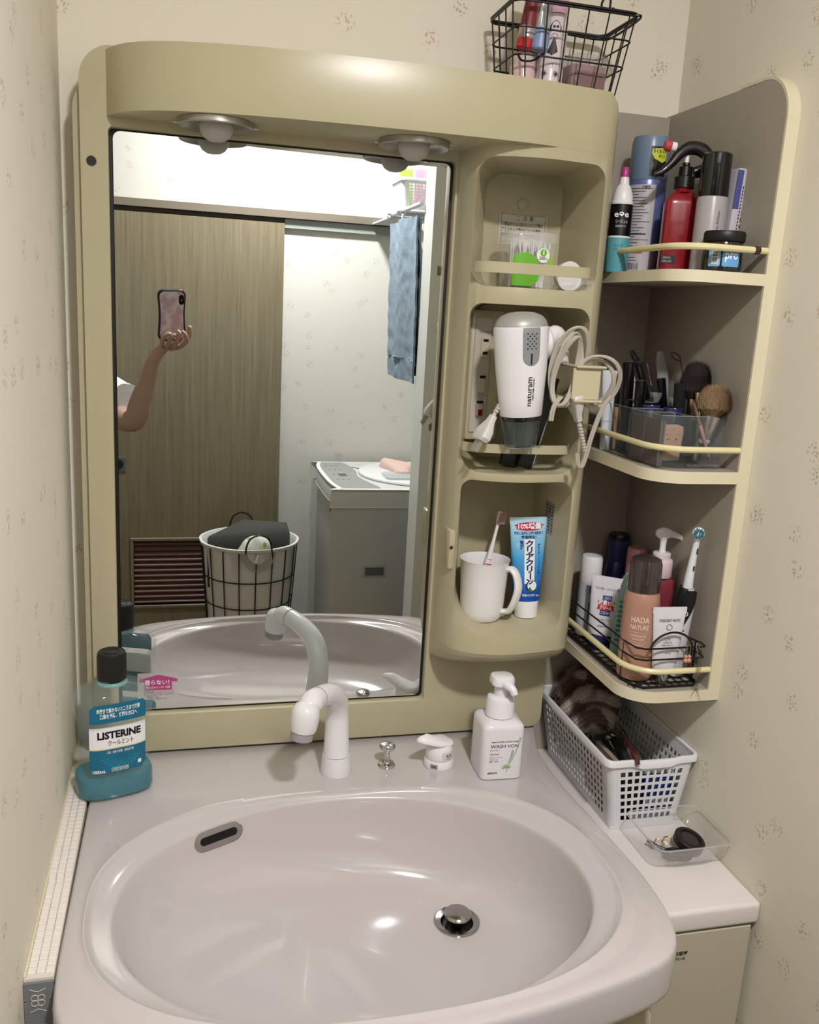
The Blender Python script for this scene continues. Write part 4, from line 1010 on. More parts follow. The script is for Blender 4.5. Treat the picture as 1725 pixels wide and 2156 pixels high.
can = bottle('hair_spray_can', 'tall blue spray can with pale blue cap and yellow sticker on top shelf', 'spray can', (.6970, -.030, S1), [('can_body', [(.0270, 0), (.0290, .003), (.0290, .128), (.0280, .133)], mat('6f77b0', .3, metal=.35)), ('base_band', [(.0291, .004), (.0292, .045)], mat('8f7f9a', .35, metal=.2)), ('cap', [(.0283, .133), (.0292, .135), (.0288, .185), (.0265, .1935), (.015, .196)], mat('74889f', .3, alpha=.9))], (0, 0, .0))
can.scale = (1, 1, 1.05)
lb = ob('label_panel', wrap(rectp(-.021, .021, .004, .126), .0291, off=.0004, a0=-.72), mat('b6b2b4', .4), can, smooth=60)
tg = G()
for i in range(26):
    z = .121 - i * .0042
    if .028 < z < .038: continue
    tg.add(rectp(-.019, -.019 + .012 + random.random() * .024, z - .0009, z))
for i in range(18): tg.add(rectp(-.017 + i * .0013, -.017 + i * .0013 + random.choice((.0004, .0008)), .007, .016))
tg.add(rectp(-.020, .012, .056, .0585)).add(text('無香料', .0048, bold=.0003, w=.012).move(.006, -.0002, .1215))
ob('lettering', wrap(tg, .0291, off=.0008, a0=-.72), mat('4c4a54', .5), lb, smooth=0)
ob('red_band', wrap(rectp(-.020, .010, .030, .0365), .0291, off=.0009, a0=-.72), mat('b03a40', .4), lb, smooth=0)
st_ = ob('sticker', wrap(rectp(-.010, .016, .138, .178), .0292, off=.0006, a0=-.12), mat('12130f', .4), can, smooth=0)
ob('yellow_bubble', wrap(plate([(-.0085, .174), (.015, .177), (.015, .160), (.008, .156), (-.004, .161), (-.0085, .168)]), .0292, off=.0011, a0=-.12), mat('c8cf3a', .4), st_, smooth=0)
ob('spray_lines', wrap((lambda g: [g.add(plate([(.0, .148), (-.009 , .146 + k * .0022), (-.009, .1464 + k * .0022)])) for k in range(6)] and g)(G()), .0292, off=.0011, a0=-.12), mat('a8ad9c', .4), st_, smooth=0)
ob('lettering', wrap(text('らくらくチ', .0060, bold=.0002, w=.021).move(.0035, 0, .171).add(text('節ガス', .0048, w=.010).move(.007, 0, .1645)), .0292, off=.0015, a0=-.12), mat('1a1c10', .5), st_, smooth=0)
bottle('blue_bottle', 'dark blue bottle mostly hidden behind the red spray bottle', 'bottle', (.7375, -.065, S1), [('body', [(.018, 0), (.0195, .003), (.0195, .100), (.012, .112)], mat('2a4a78', .3)), ('cap', [(.0125, .112), (.0125, .1225), (.011, .1245)], mat('1e3c66', .35))])
RED = mat('84121e', .25, coat=.3)
rs = bottle('red_spray_bottle', 'red square spray bottle with curved black trigger on top shelf', 'spray bottle', (.7070, -.122, S1), [('body', [(.0235, 0), (.0250, .002), (.0252, .098), (.0240, .104), (.016, .112), (.0125, .116)], RED, 1, .62, 5), ('neck', [(.0125, .115), (.0110, .118), (.0120, .121)], RED), ('collar', [(.0130, .120), (.0145, .121), (.0142, .136), (.011, .1375)], BLACK), ('pump_neck', [(.0098, .1375), (.0092, .150), (.0055, .152), (.0050, .156)], BLACK), ('white_stem', [(.0032, .155), (.0032, .166)], WHITE)], (0, 0, -.32))
ob('trigger', stube([(-.046, -.012, .1365), (-.036, -.012, .141), (-.024, -.010, .152), (-.012, -.006, .167), (.002, -.002, .176), (.020, .0, .174), (.032, .0, .161), (.028, .0, .149), (.012, 0, .143)], [.0035, .0045, .0058, .0080, .0098, .0098, .0085, .0090, .0080], 14, 6, flat=.8), mat('140d0f', .35, coat=.2), rs)
nz = ob('nozzle', lathe([(.0062, 0), (.0066, .002), (.0062, .008)], 20).t(aim((-.0185, -.006, .1755), (-1, -.1, .12))), WHITE, rs)
ob('red_nozzle_tip', lathe([(.0070, .0075), (.0078, .009), (.0074, .015), (.005, .0175)], 20).t(aim((-.0185, -.006, .1755), (-1, -.1, .12))), mat('b5444e', .4), nz)
bp = ob('black_label', rectp(-.0245, -.004, .014, .026, -.0158), mat('160c0e', .4), rs, smooth=0)
ob('lettering', text('ARGAN', .0042, w=.011).move(-.016, -.0162, .0225).add(text('DELUXE', .0042, w=.013).move(-.0155, -.0162, .0175)), mat('c9b0a8', .4), bp, smooth=0)
gy = bottle('frosted_bottle', 'frosted grey bottle with tall black cap beside the red spray', 'bottle', (.7220, -.1775, S1), [('body', [(.0195, 0), (.0212, .002), (.0212, .100), (.0200, .104)], mat('a29c9e', .3, var=.02)), ('cap', [(.0198, .104), (.0208, .1055), (.0200, .160), (.0180, .162)], mat('0e0e10', .12, coat=.5))])
ob('lettering', wrap(text('moist lotion', .0058, w=.036).rot(-PI / 2, 'Y').move(.0085, 0, .066).add(text('hair mist', .0030, w=.012).move(.004, 0, .040)), .0212, off=.0005, a0=-.45), mat('4a484c', .5), gy, smooth=0)
jl = bottle('hair_wax_jar', 'small dark jar with black lid and bright blue label on top shelf', 'jar', (.7165, -.2280, S1), [('jar', [(.0240, 0), (.0262, .002), (.0266, .008), (.0262, .036), (.0250, .040)], mat('1a1416', .15, coat=.6)), ('lid', [(.0266, .040), (.0276, .0415), (.0276, .051), (.0262, .054), (.012, .0545)], mat('121011', .45))])
bl_ = ob('blue_label', wrap(rectp(-.0035, .021, .007, .033, 0, .002), .0268, off=.0004, a0=-.42), mat('5f9fd4', .4), jl, smooth=60)
ob('lettering', wrap(text('pro', .0165, bold=.0003, w=.0175).move(.0085, 0, .022), .0268, off=.0008, a0=-.42), WHITEINK, bl_, smooth=0)
b2 = ob('blue_label', wrap(rectp(-.0225, -.006, .007, .033, 0, .002), .0268, off=.0004, a0=-.42), mat('79b0d8', .4), jl, smooth=60)
wb = ob('barcode_panel', wrap(rectp(-.0175, -.0085, .010, .029), .0268, off=.0007, a0=-.42), mat('d8dadc', .4), b2, smooth=0)
tg = G()
for i in range(11): tg.add(rectp(-.0165, -.0095, .0118 + i * .0014, .0118 + i * .0014 + random.choice((.0004, .0008))))
ob('bars', wrap(tg, .0268, off=.001, a0=-.42), INK, jl, smooth=0)
t = thing('refill_packet', 'blue and white upright packet with sideways lettering near the side panel', 'packet', (.7515, -.172, S1), (0, math.radians(3), 0))
ob('packet', box(-.0085, .0085, -.018, .018, 0, .145, .003), mat('b7b4b8', .35), t)
ob('blue_top', box(-.0088, .000, -.0185, -.0165, .090, .142, .0005, 1), mat('4b4f8c', .35), t)
tg = G()
for i in range(15): tg.add(rectp(.0055, .0078, .012 + i * .0088, .0165 + i * .0088 + random.random() * .002, -.0184))
for i in range(24): tg.add(rectp(.0015, .0032, .012 + i * .0046, .0142 + i * .0046 + random.random() * .001, -.0184))
ob('lettering', tg, mat('2c2a34', .4), t, smooth=0)

# ================================================================== SHELF 2 (middle)
t, b_, lay = flat_tube('cream_tube', 'slim white tube standing at left end of the middle shelf', 'tube', (.6475, -.075, S2), -.35, 0, math.radians(-1), .124, .0085, .0125, .008, mat('c6cad0', .35), .026, .0082, mat('c8ccd2', .35))
ob('lettering', lay(text('melax™', .0052, w=.014).move(0, 0, .076).add(rectp(-.008, .008, .0455, .046)), .0005), mat('5f9f9a', .5), t, smooth=0)
og = thing('acrylic_organizer', 'clear acrylic makeup organizer with compartments on middle shelf', 'organizer', (0, 0, 0))
AC = mat('767d80', .05, alpha=.13, coat=.7, var=0)
ACE = mat('a2aaac', .1, alpha=.55, var=0)
ox0, ox1, oy0, oy1, oz0, oz1 = .6455, .7455, -.2420, -.0500, S2 + .0003, 1.3835
ob('base', box(ox0, ox1, oy0, oy1, oz0, oz0 + .002), AC, og)
pan = [((ox0, ox1, oy0, oy0 + .002), 'front_wall'), ((ox0, ox1, oy1 - .002, oy1), 'back_wall'), ((ox0, ox0 + .002, oy0, oy1), 'side_wall'), ((ox1 - .002, ox1, oy0, oy1), 'side_wall'), ((.6930, .6945, oy0, oy1), 'divider'), ((ox0, ox1, -.150, -.1485), 'divider'), ((ox0, .6930, -.1960, -.1945), 'divider')]
for (a, b2, c, d), nm in pan:
    w_ = ob(nm, box(a, b2, c, d, oz0 + .002, oz1), AC, og)
    ob('edge', box(a, b2, c, d, oz1, oz1 + .0008), ACE, w_)
def stick(name, label, cat, top, bot, secs, group=None):
    """secs: (part, material, t0, r0, t1, r1) along bottom->top"""
    t = thing(name, label, cat, bot, (0, 0, 0), group)
    d = Vector(top) - Vector(bot); L_ = d.length
    M = d.to_track_quat('Z', 'Y').to_matrix().to_4x4()
    for nm, m, t0, r0_, t1, r1_ in secs:
        q = min(r0_, r1_) * .15
        ob(nm, lathe([(r0_ * .9, t0 * L_), (r0_, t0 * L_ + q), (r1_, t1 * L_ - q), (r1_ * .85, t1 * L_)], 24).t(M), m, t)
    return t, M, L_
BK = mat('0d0b0d', .22, coat=.4)
stick('eyeshadow_brush', 'thin tan-handled brush standing at far left of the organizer', 'brush', (.6545, -.085, 1.432), (.6570, -.088, 1.313), [('handle', mat('a88568', .4), 0, .0026, .55, .0034), ('ferrule', BLACK, .55, .0036, .75, .0036), ('bristles', mat('1a1412', .9), .75, .0034, 1, .0020)])
stick('mascara', 'tall thick black mascara tube standing in the organizer', 'makeup', (.6640, -.095, 1.448), (.6690, -.100, 1.313), [('tube', BK, 0, .0085, .58, .0090), ('cap', BK, .585, .0090, 1, .0095)])
t, M, L_ = stick('lipstick', 'black lipstick with gold disc on its top in the organizer', 'makeup', (.6715, -.125, 1.4230), (.6740, -.125, 1.318), [('base', BK, 0, .0085, .45, .0085), ('cap', BK, .455, .0082, 1, .0082)])
ob('gold_disc', prism(circ(.0066, 24), L_, L_ + .0006).t(M), mat('7a6c3a', .3, metal=.6), t)
ob('white_dot', plate(circ(.0018, 14, -.001, .068), -.0086).t(M), WHITEINK, t, smooth=0)
stick('lip_tube', 'pale pink tube behind the black mascara', 'makeup', (.6880, -.066, 1.449), (.6905, -.066, 1.315), [('body', mat('b9a6a8', .3), 0, .0085, .75, .0090), ('cap', mat('c9b5b4', .3), .76, .0085, 1, .0080)])
ec = thing('eyelash_curler', 'black and chrome eyelash curler with silver frame sticking up in organizer', 'curler', (0, 0, 0))
ob('grip', stube([(0.7065, -0.0870, 1.392), (0.6960, -0.0870, 1.420), (0.6855, -0.0850, 1.446)], [.0055, .0065, .0060], 12, 4, flat=.6), BK, ec)
ob('chrome_arm', stube([(0.7140, -0.0910, 1.400), (0.7040, -0.0910, 1.426), (0.6965, -0.0910, 1.448), (0.6900, -0.0910, 1.449)], .0010, 8, 4), CHROME, ec)
ob('jaw', stube([(0.6740, -0.0900, 1.458), (0.6770, -0.0910, 1.450), (0.6855, -0.0910, 1.445), (0.6920, -0.0910, 1.449)], [.0022, .0026, .0026, .0020], 10, 4), mat('3a3a3c', .25, metal=.7), ec)
ob('tip', stube([(0.6720, -0.0850, 1.4655), (0.6760, -0.0850, 1.458), (0.6840, -0.0850, 1.449)], [.0035, .0045, .0050], 10, 4, flat=.5), BLACK, ec)
t = thing('clear_wand', 'frosted clear oval sleeve standing behind the black sticks', 'sleeve', (0, 0, 0))
ob('sleeve', stube([(.7440, -.070, 1.370), (.7400, -.070, 1.420), (.7340, -.068, 1.448), (.7300, -.067, 1.466)], [.0095, .0100, .0088, .0045], 16, 5, flat=.35), mat('a8a9a6', .2, alpha=.55), t)
stick('concealer_stick', 'short black stick leaning left in front of the clear sleeve', 'makeup', (.7060, -.122, 1.427), (.7200, -.122, 1.362), [('stick', BK, 0, .0065, 1, .0070)])
def fluffy(name, center, rr, m, n, ln, par, seed=0, up=Vector((0, 0, 1)), w=.0006, spread=.5):
    rnd = random.Random(seed); g = G()
    for i in range(n):
        a = rnd.uniform(0, 2 * PI); r_ = math.sqrt(rnd.random())
        base = Vector((rr[0] * .45 * r_ * cos(a), rr[0] * .45 * r_ * sin(a), 0))
        tip = Vector((rr[0] * r_ * cos(a), rr[0] * r_ * sin(a), rr[1] * math.sqrt(max(1 - (r_ * .96) ** 4, 0)) * rnd.uniform(.92, 1.05)))
        mid = base.lerp(tip, .5) + Vector((rr[0] * .18 * r_ * cos(a), rr[0] * .18 * r_ * sin(a), 0))
        side = Vector((-sin(a + .5), cos(a + .5), 0)) * w
        g.v += [base - side, base + side, mid + side, mid - side, tip]; k = len(g.v) - 5
        g.f += [(k, k + 1, k + 2, k + 3), (k + 3, k + 2, k + 4)]
    M = Matrix.Translation(center) @ up.to_track_quat('Z', 'Y').to_matrix().to_4x4()
    return ob(name, g.t(M), m, par, smooth=0, fixn=False)
t, M, L_ = stick('powder_brush', 'large black powder brush with gold ferrule in the organizer', 'brush', (.7340, -.172, 1.405), (.7360, -.175, 1.314), [('handle', BK, 0, .005, .62, .0065), ('ferrule', GOLD, .62, .0080, 1, .0085)])
fl = mat('1c1515', .95)
core = ob('bristle_core', lathe([(.008, 0), (.0130, .014), (.0165, .030), (.0155, .042), (.009, .050), (.001, .052)], 20).move(-.0015, .003, .089), fl, t)
tag(fluffy('bristles', Vector((-.0015, .003, .087)), (.0240, .057), mat('2a1f1e', .95), 3000, .02, t, 3, Vector((.08, .1, 1))), kind='stuff')
t, M, L_ = stick('gold_brush', 'slim brush with bright gold ferrule and black fan bristles', 'brush', (.7300, -.192, 1.414), (.7310, -.205, 1.314), [('handle', GOLD, 0, .0030, .55, .0040), ('ferrule', mat('c9bba0', .2, metal=1.0), .55, .0052, 1, .0060)])
t2, M2, L2 = stick('black_brush', 'black cylinder brush standing behind the gold ferrule', 'brush', (.7150, -.165, 1.424), (.7170, -.168, 1.314), [('handle', BK, 0, .005, .6, .0070), ('bristles', mat('120f10', .9), .6, .0085, 1, .0095)])
t, M, L_ = stick('kabuki_brush', 'fluffy golden brown powder brush with silver ferrule at right end', 'brush', (.7290, -.2340, 1.3860), (.7230, -.2300, 1.3450), [('ferrule', mat('b5b3b4', .25, metal=.8), .15, .0085, 1, .0125), ('handle', mat('c9c7c7', .3), 0, .0080, .15, .0085)])
ob('bristle_core', lathe([(.0105, 0), (.014, .012), (.017, .022), (.016, .031), (.010, .036), (.001, .0375)], 24).move(.0070, -.0045, .0400), mat('6e5434', .95), t)
tag(fluffy('bristles', Vector((.0065, -.0040, .0385)), (.0262, .045), mat('8f7656', .95, var=.25, vscale=200), 4200, .02, t, 5, Vector((.10, .06, 1)), w=.0005), kind='stuff')
stick('lip_brush', 'slender pink-handled brush leaning across the organizer front', 'brush', (.6935, -.2380, 1.4050), (.7345, -.2370, 1.3165), [('handle', mat('b08a84', .35), 0, .0018, .62, .0032), ('ferrule', mat('a89080', .25, metal=.8), .62, .0030, .86, .0022), ('tip', mat('6a5048', .8), .86, .0026, 1, .0014)])
stick('small_gold_brush', 'short gold-ended brush between lip brush and powder brush', 'brush', (.7235, -.2120, 1.3985), (.7210, -.2160, 1.3180), [('handle', mat('b8ab98', .25, metal=.8), 0, .0030, .7, .0036), ('tip', mat('cfc0aa', .2, metal=.8), .7, .0034, 1, .0022)])
for i, (x, y, z, lb) in enumerate(((.6945, -.1720, 1.3475, 'navy blue cream pot in front of the clear caps'), (.6770, -.1350, 1.3475, 'navy blue cream pot behind the black lipstick'))):
    bottle('cream_pot', lb, 'pot', (x + .012, y + .004, z - .034), [('pot', [(.0125, 0), (.0135, .002), (.0140, .073), (.0125, .075)], mat('1d1d44', .2, coat=.5)), ('rim', [(.0142, .068), (.0146, .069), (.0146, .074), (.0142, .075)], mat('2a2a58', .2, coat=.5))])
for i, (x, y, z, lb) in enumerate(((.7010, -.122, 1.4060, 'clear flared cap standing behind the navy pots on the left'), (.7120, -.158, 1.4020, 'clear flared cap standing above the front navy pot'))):
    t = thing('sharpener', lb, 'cap', (x, y, z))
    ob('clear_cap', loft([[(xx, yy, -.015) for xx, yy in rrect(-.004, .004, -.004, .004, .002, 3)], [(xx, yy, 0) for xx, yy in rrect(-.010, .010, -.006, .006, .002, 3)]]), mat('9fa09f', .1, alpha=.45, coat=.8, var=0), t)
    ob('dark_core', tube([(-.006, -.001, -.008), (.003, -.001, -.010), (.003, 0, -.022)], .0024, 10), BLACK, t)
t = thing('makeup_sponge', 'beige sponge with dark specks behind the organizer front wall', 'sponge', (.6700, -.2290, S2 + .0025), (0, 0, 0))
ob('sponge', lathe([(.0125, .008), (.0145, .011), (.0165, .050), (.0155, .056), (.010, .0585)], 40, 1.05, .5, 5), mat('b3957c', .8, var=.06), t)
tg = G()
for i in range(14): tg.add(plate(circ(random.uniform(.0004, .0011), 7, random.uniform(-.013, .012), random.uniform(.036, .055)), -.0086))
ob('specks', tg, mat('4a342a', .7), t, smooth=0)
t = thing('compact_case', 'brown-grey square compact case upright behind left organizer wall', 'makeup', (0, 0, 0))
ob('case', box(.6480, .6530, -.2380, -.1520, S2 + .0025, 1.3760, .002), mat('5f524c', .4), t)
ob('lid', box(.6532, .6560, -.2380, -.1520, S2 + .0025, 1.3760, .0015), mat('6a5c56', .35), t)
t = thing('ring_handle', 'thin dark metal ring sticking up behind the black powder brush', 'ring', (0, 0, 0))
ob('ring', tube([(.7400 + .0085 * cos(a), -.100, 1.4600 + .0045 * sin(a) - .004 * cos(a)) for a in [2 * PI * k / 20 for k in range(20)]], .0009, 6, closed=True), mat('4a403c', .3, metal=.7), t)
ob('shank', tube([(.7480, -.100, 1.4560), (.7560, -.102, 1.4300), (.7580, -.104, 1.3095)], .0010, 6), mat('4a403c', .3, metal=.7), t)

# ================================================================== SHELF 3 (bottom)
tr = thing('wire_tray', 'black wire tray with two side rails on the bottom corner shelf', 'tray', (0, 0, 0))
TX0, TX1, TY0, TY1 = .6430, .7560, -.2515, .030
zb = S3 + .0022
ol = [(TX0 + .001, TY1, zb), (TX0 + .001, -.215, zb), (TX0 + .008, TY0 + .012, zb), (TX0 + .018, TY0, zb), (TX1 - .012, TY0, zb), (TX1, TY0 + .010, zb), (TX1, TY1, zb)]
wire('base_rim', ol, .0020, BLACKM, tr, True)
for i in range(9): wire('base_wire', [(TX0 + .006 + i * .0128, TY0 + .001, zb), (TX0 + .006 + i * .0128, TY1, zb)], .0009, BLACKM, tr, seg=5)
for i in range(16): wire('base_wire', [(TX0, TY0 + .014 + i * .0175, zb), (TX1, TY0 + .014 + i * .0175, zb)], .0009, BLACKM, tr, seg=5)
for z_ in (1.0430, 1.0255):
    k_ = z_ > 1.03
    wire('side_rail', [(TX0 - .002, TY1, z_), (TX0 - .001, -.224, z_), (TX0 + .003, -.2465, z_), (TX0 + .016, -.2535, z_), (.7530, -.2535, z_), (.7560, -.2500, z_), (.7560, -.2420, z_ + (.001)), (.7480, -.205, z_)], .0015, BLACKM, tr)
for p0, p1 in (((TX0 - .001, -.215), (TX0, -.215)), ((.7540, -.2300), (.7540, -.2300))): wire('post', [(p0[0], p0[1], zb), (p1[0], p1[1], 1.043)], .0018, BLACKM, tr)
wire('arch', [(.6640, -.2540, 1.043), (.6680, -.2545, 1.053), (.6800, -.2550, 1.0635), (.6980, -.2550, 1.0680), (.7160, -.2550, 1.0640), (.7290, -.2545, 1.053), (.7330, -.2540, 1.040), (.7330, -.2540, 1.028)], .0017, BLACKM, tr, sub=4)
ZT = S3 + .0045
ft = bottle('foam_bottle', 'peach foaming bottle with smoky brown cap at front of bottom shelf', 'bottle', (.6675, -.2090, ZT), [('body', [(.0240, 0), (.0262, .003), (.0268, .010), (.0268, .118), (.0250, .131), (.0222, .1365)], mat('a97f6c', .35, coat=.25, var=.01)), ('smoky_cap', [(.0222, .1345), (.0240, .136), (.0238, .176), (.0215, .184), (.014, .188), (.005, .189)], mat('3c302e', .1, alpha=.85, coat=.8, var=0))])
tg = text('HADA', .0128, w=.0265).move(0, 0, .096).add(text('NATURE', .0100, w=.0270).move(0, 0, .0845))
for z_, w_ in ((.0765, .027), (.0615, .027), (.054, .027)): tg.add(rectp(-w_ / 2, w_ / 2, z_, z_ + .0004))
tg.add(text('CARBONATED', .0046, w=.023).move(0, 0, .0715)).add(text('SKINCARE', .0046, w=.018).move(0, 0, .0663)).add(text('TREATMENTS', .0034, w=.018).move(0, 0, .0577))
ob('lettering', wrap(tg, .0268, off=.0004, a0=-.50), mat('ecdccf', .4), ft, smooth=0)
t, b_, lay = flat_tube('urea_cream_tube', 'white hand cream tube with red and navy print on bottom shelf', 'tube', (.6685, -.0860, ZT), -.42, 0, math.radians(4), .118, .0215, .0300, .0150, mat('d3d1d6', .35), .022, .0190, mat('232358', .35), mat('d6d4d8', .4))
lr = ob('red_panel', lay(plate(rrect(-.0150, .0150, .0645, .0800, .002, 3)), .0006), mat('b8343c', .4), b_, smooth=0)
ob('lettering', lay(text('尿素10%', .0092, bold=.0002, w=.026).move(0, 0, .0762).add(text('クリーム', .0072, bold=.0002, w=.020).move(0, 0, .0684)), .0011), WHITEINK, t, smooth=0)
nv = ob('navy_panel', lay(rectp(-.0075, .0075, .0800, .0885).add(rectp(-.0085, .0085, .0555, .0645)), .0005), mat('2c2c78', .4), b_, smooth=0)
ob('lettering', lay(text('UREA', .0075, w=.0125).move(0, 0, .0842).add(text('CREAM', .0070, w=.0145).move(0, 0, .0600)), .0010), mat('c9cce8', .4), t, smooth=0)
ob('small_lettering', lay(text('手足の荒れ・カサつきの成形に', .0046, w=.044).move(0, 0, .0985).add(text('うるおい尿素+スクワラン', .0036, w=.026).move(0, 0, .0485)).add(text('配合', .0036, w=.006).move(0, 0, .0440)).add(text('(医薬部外品)', .0032, w=.018).move(0, 0, .0375)), .0008), mat('34386c', .4), t, smooth=0)
bottle('roll_bottle', 'tall white capped bottle with blue marks behind the cream tube', 'bottle', (.6690, -.0320, ZT), [('body', [(.0160, 0), (.0178, .002), (.0178, .095)], mat('b9bcc4', .3)), ('cap', [(.0174, .095), (.0180, .097), (.0178, .135), (.0160, .139), (.008, .140)], WHITE)])
t = bpy.data.objects['roll_bottle']
ob('blue_mark', wrap(rectp(-.0025, .0025, .078, .090).add(rectp(-.002, .003, .030, .062)), .0178, off=.0004, a0=-.30), mat('3a5a9c', .4), t, smooth=0)
t = thing('green_pouch', 'narrow mint green foil pouch standing left of the peach bottle', 'pouch', (.6735, -.1400, ZT), (0, math.radians(2), -.7))
ob('pouch', loft([[(x * w_, y * d_, z) for x, y in circ(.012, 24)] for w_, d_, z in ((1.0, .30, 0), (1.05, .5, .01), (1.1, .62, .05), (1.0, .5, .09), (.75, .25, .12), (.30, .08, .142))]), mat('7a9c94', .35), t)
tg = G()
for i in range(9): tg.add(rectp(-.006, .006, .030 + i * .008, .0335 + i * .008, -.0088))
ob('lettering', tg, mat('2f5f58', .5), t, smooth=0)
bottle('navy_bottle', 'navy bottle with black topped lid at back of the bottom shelf', 'bottle', (.7350, .0050, ZT), [('body', [(.0220, 0), (.0245, .003), (.0245, .095), (.0215, .112), (.0190, .120)], mat('2b2a5e', .3, coat=.3)), ('lid', [(.0185, .120), (.0195, .122), (.0175, .157)], mat('3a3a6c', .3)), ('black_top', [(.0176, .157), (.0178, .164), (.0165, .167)], mat('101014', .3))])
bottle('pink_bottle', 'rose pink bottle between the navy bottle and the peach bottle', 'bottle', (.7340, -.0620, ZT), [('body', [(.0210, 0), (.0240, .003), (.0245, .080), (.0230, .098), (.0160, .112)], mat('c79fae', .2, coat=.5)), ('cap', [(.0155, .112), (.0165, .114), (.0160, .158), (.0145, .160)], mat('b97a84', .35))])
rp = bottle('pump_bottle', 'clear red pump bottle with white pump head on bottom shelf', 'bottle', (.7330, -.1400, ZT), [('body', [(.0200, 0), (.0235, .003), (.0240, .100), (.0225, .115), (.0150, .1205)], mat('84303c', .12, coat=.8, alpha=.93), 1, .7, 5), ('collar', [(.0175, .1205), (.0185, .122), (.0182, .144), (.0165, .146), (.0140, .1465)], mat('d8c2c8', .35)), ('top_ring', [(.0140, .1465), (.0140, .154), (.0120, .1555)], mat('d8ccd0', .35)), ('stem', [(.0052, .155), (.0046, .165), (.0060, .178)], WHITE)])
ob('pump_head', stube([(-.014, 0, .184), (-.006, 0, .183), (.004, 0, .182), (.014, -.001, .181), (.026, -.004, .178), (.034, -.006, .173)], [.0040, .0085, .0085, .0050, .0036, .0030], 16, 5, flat=.6), mat('dcdadc', .35), rp)
rp.scale = (1, 1, 1.12)
eb = thing('electric_toothbrush', 'electric toothbrush with black grip and round blue bristle head', 'toothbrush', (.7325, -.2130, ZT), (math.radians(4), math.radians(-.5), .1))
ob('handle', lathe([(.0110, 0), (.0128, .002), (.0132, .060), (.0145, .110), (.0140, .128), (.0095, .143)], 32, 1, .95), mat('c9c9d0', .3), eb)
gp = plate([(-.012, .075), (-.004, .084), (.002, .098), (.008, .112), (.0135, .124), (.0135, .138), (.006, .143), (-.006, .143), (-.0135, .130), (-.0145, .100)])
ob('black_grip', wrap(gp, .0140, off=.0012, a0=-.25), mat('101012', .5), eb, smooth=50)
ob('grip_back', lathe([(.0150, .0760), (.0155, .110), (.0148, .130), (.0105, .1432)], 32).t(Matrix.Translation((-.0008, .0012, 0)) @ Matrix.Diagonal((.93, .93, 1, 1))), mat('141415', .5), eb)
ob('power_ring', wrap(G().add(tube([(.0030 * cos(a), 0, .106 + .0030 * sin(a)) for a in [2 * PI * k / 20 for k in range(20)]], .0006, 5, closed=True)).add(rectp(-.0004, .0004, .105, .109)), .0150, off=.0012, a0=-.45), WHITEINK, eb, smooth=0)
ob('red_accent', wrap(plate([(.010, .118), (.013, .128), (.0135, .131), (.012, .120)]), .0150, off=.0014, a0=-.1), mat('a83038', .4), eb, smooth=0)
ob('neck', stube([(0, 0, .143), (0, 0, .160), (.001, 0, .190), (.002, -.001, .222)], [.0078, .0068, .0052, .0042], 16, 5), mat('dcdce0', .3), eb)
ob('neck_marks', box(.0005, .0022, -.0072, -.0060, .198, .206).add(box(-.0012, .0008, -.0080, -.0066, .172, .179)), mat('2a3040', .4), eb)
bh = ob('brush_head', lathe([(.0085, 0), (.0090, .002), (.0085, .006), (.005, .0075)], 28).t(aim((.0035, .001, .2285), (-.55, -.82, .1))), mat('dfe3e6', .3), eb)
g = G()
MH = aim((.0035, .001, .2285), (-.55, -.82, .1))
for k in range(30):
    a = k * 2.4; r_ = .0016 + .0064 * math.sqrt(k / 30)
    g.add(lathe([(.0010, .006), (.0009, .0125)], 6).t(MH @ Matrix.Translation((r_ * cos(a), r_ * sin(a), 0))))
ob('blue_bristles', g, mat('2c7f92', .7), bh, smooth=0)
t, b_, lay = flat_tube('sunscreen_tube', 'short white tube on a silver cap leaning at the tray front', 'tube', (.6990, -.2385, ZT), -.10, math.radians(1), math.radians(-1), .118, .0185, .0262, .0085, mat('d0cfd4', .3), .024, .0090, mat('b5b3b6', .15, metal=.8), mat('d2d0d4', .35))
ob('lettering', lay(text('CRESCENT WHITE', .0058, bold=.0001, w=.033).move(0, 0, .0985).add(tube([(.0042 * cos(a), 0, .0885 + .0042 * sin(a)) for a in [2 * PI * k / 24 for k in range(24)]], .0004, 4, closed=True)).add(text('UV', .0068, w=.009).move(-.001, 0, .0700)).add(text('PROTECTOR', .0038, w=.014).move(-.001, 0, .0650)).add(text('SPF50+ PA++++', .0034, w=.018).move(-.001, 0, .0608)).add(text('BRIGHTENING UV', .0046, w=.030).move(0, 0, .0555)).add(text('100 g', .0034, w=.009).move(0, 0, .0490)), .0006), mat('4a4850', .5), t, smooth=0)
# earrings hooked on the tray and the guard rail
PKG = mat('d08f80', .25, metal=.3)
for x, lb in ((.7205, 'pink beaded drop earring on the tray wire, left one of the pair'), (.7262, 'pink beaded drop earring on the tray wire, right one of the pair')):
    e = thing('earring', lb, 'earring', (x, -.2565, 1.043), (0, 0, 0))
    ob('hook', tube(catmull([(-.001, .004, -.006), (-.002, .003, .002), (.000, 0, .005), (.0015, -.002, .001), (.001, -.002, -.010)], 4), .0004, 6), GOLD, e)
    ob('bead', sphere(.0030, 16).move(.001, -.002, -.0125), PKG, e)
    ob('bead', sphere(.0038, 16).move(.001, -.002, -.0185), PKG, e)
e = thing('chain_earring', 'long silver chain earring draped over the cream guard rail', 'earring', (.7400, -.2680, 1.0430))
ob('hook', tube(catmull([(.002, .010, .000), (.000, .010, .007), (-.003, .010, .008), (-.004, .008, .002), (-.003, .002, -.010)], 4), .0004, 6), SILVER, e)
g = G()
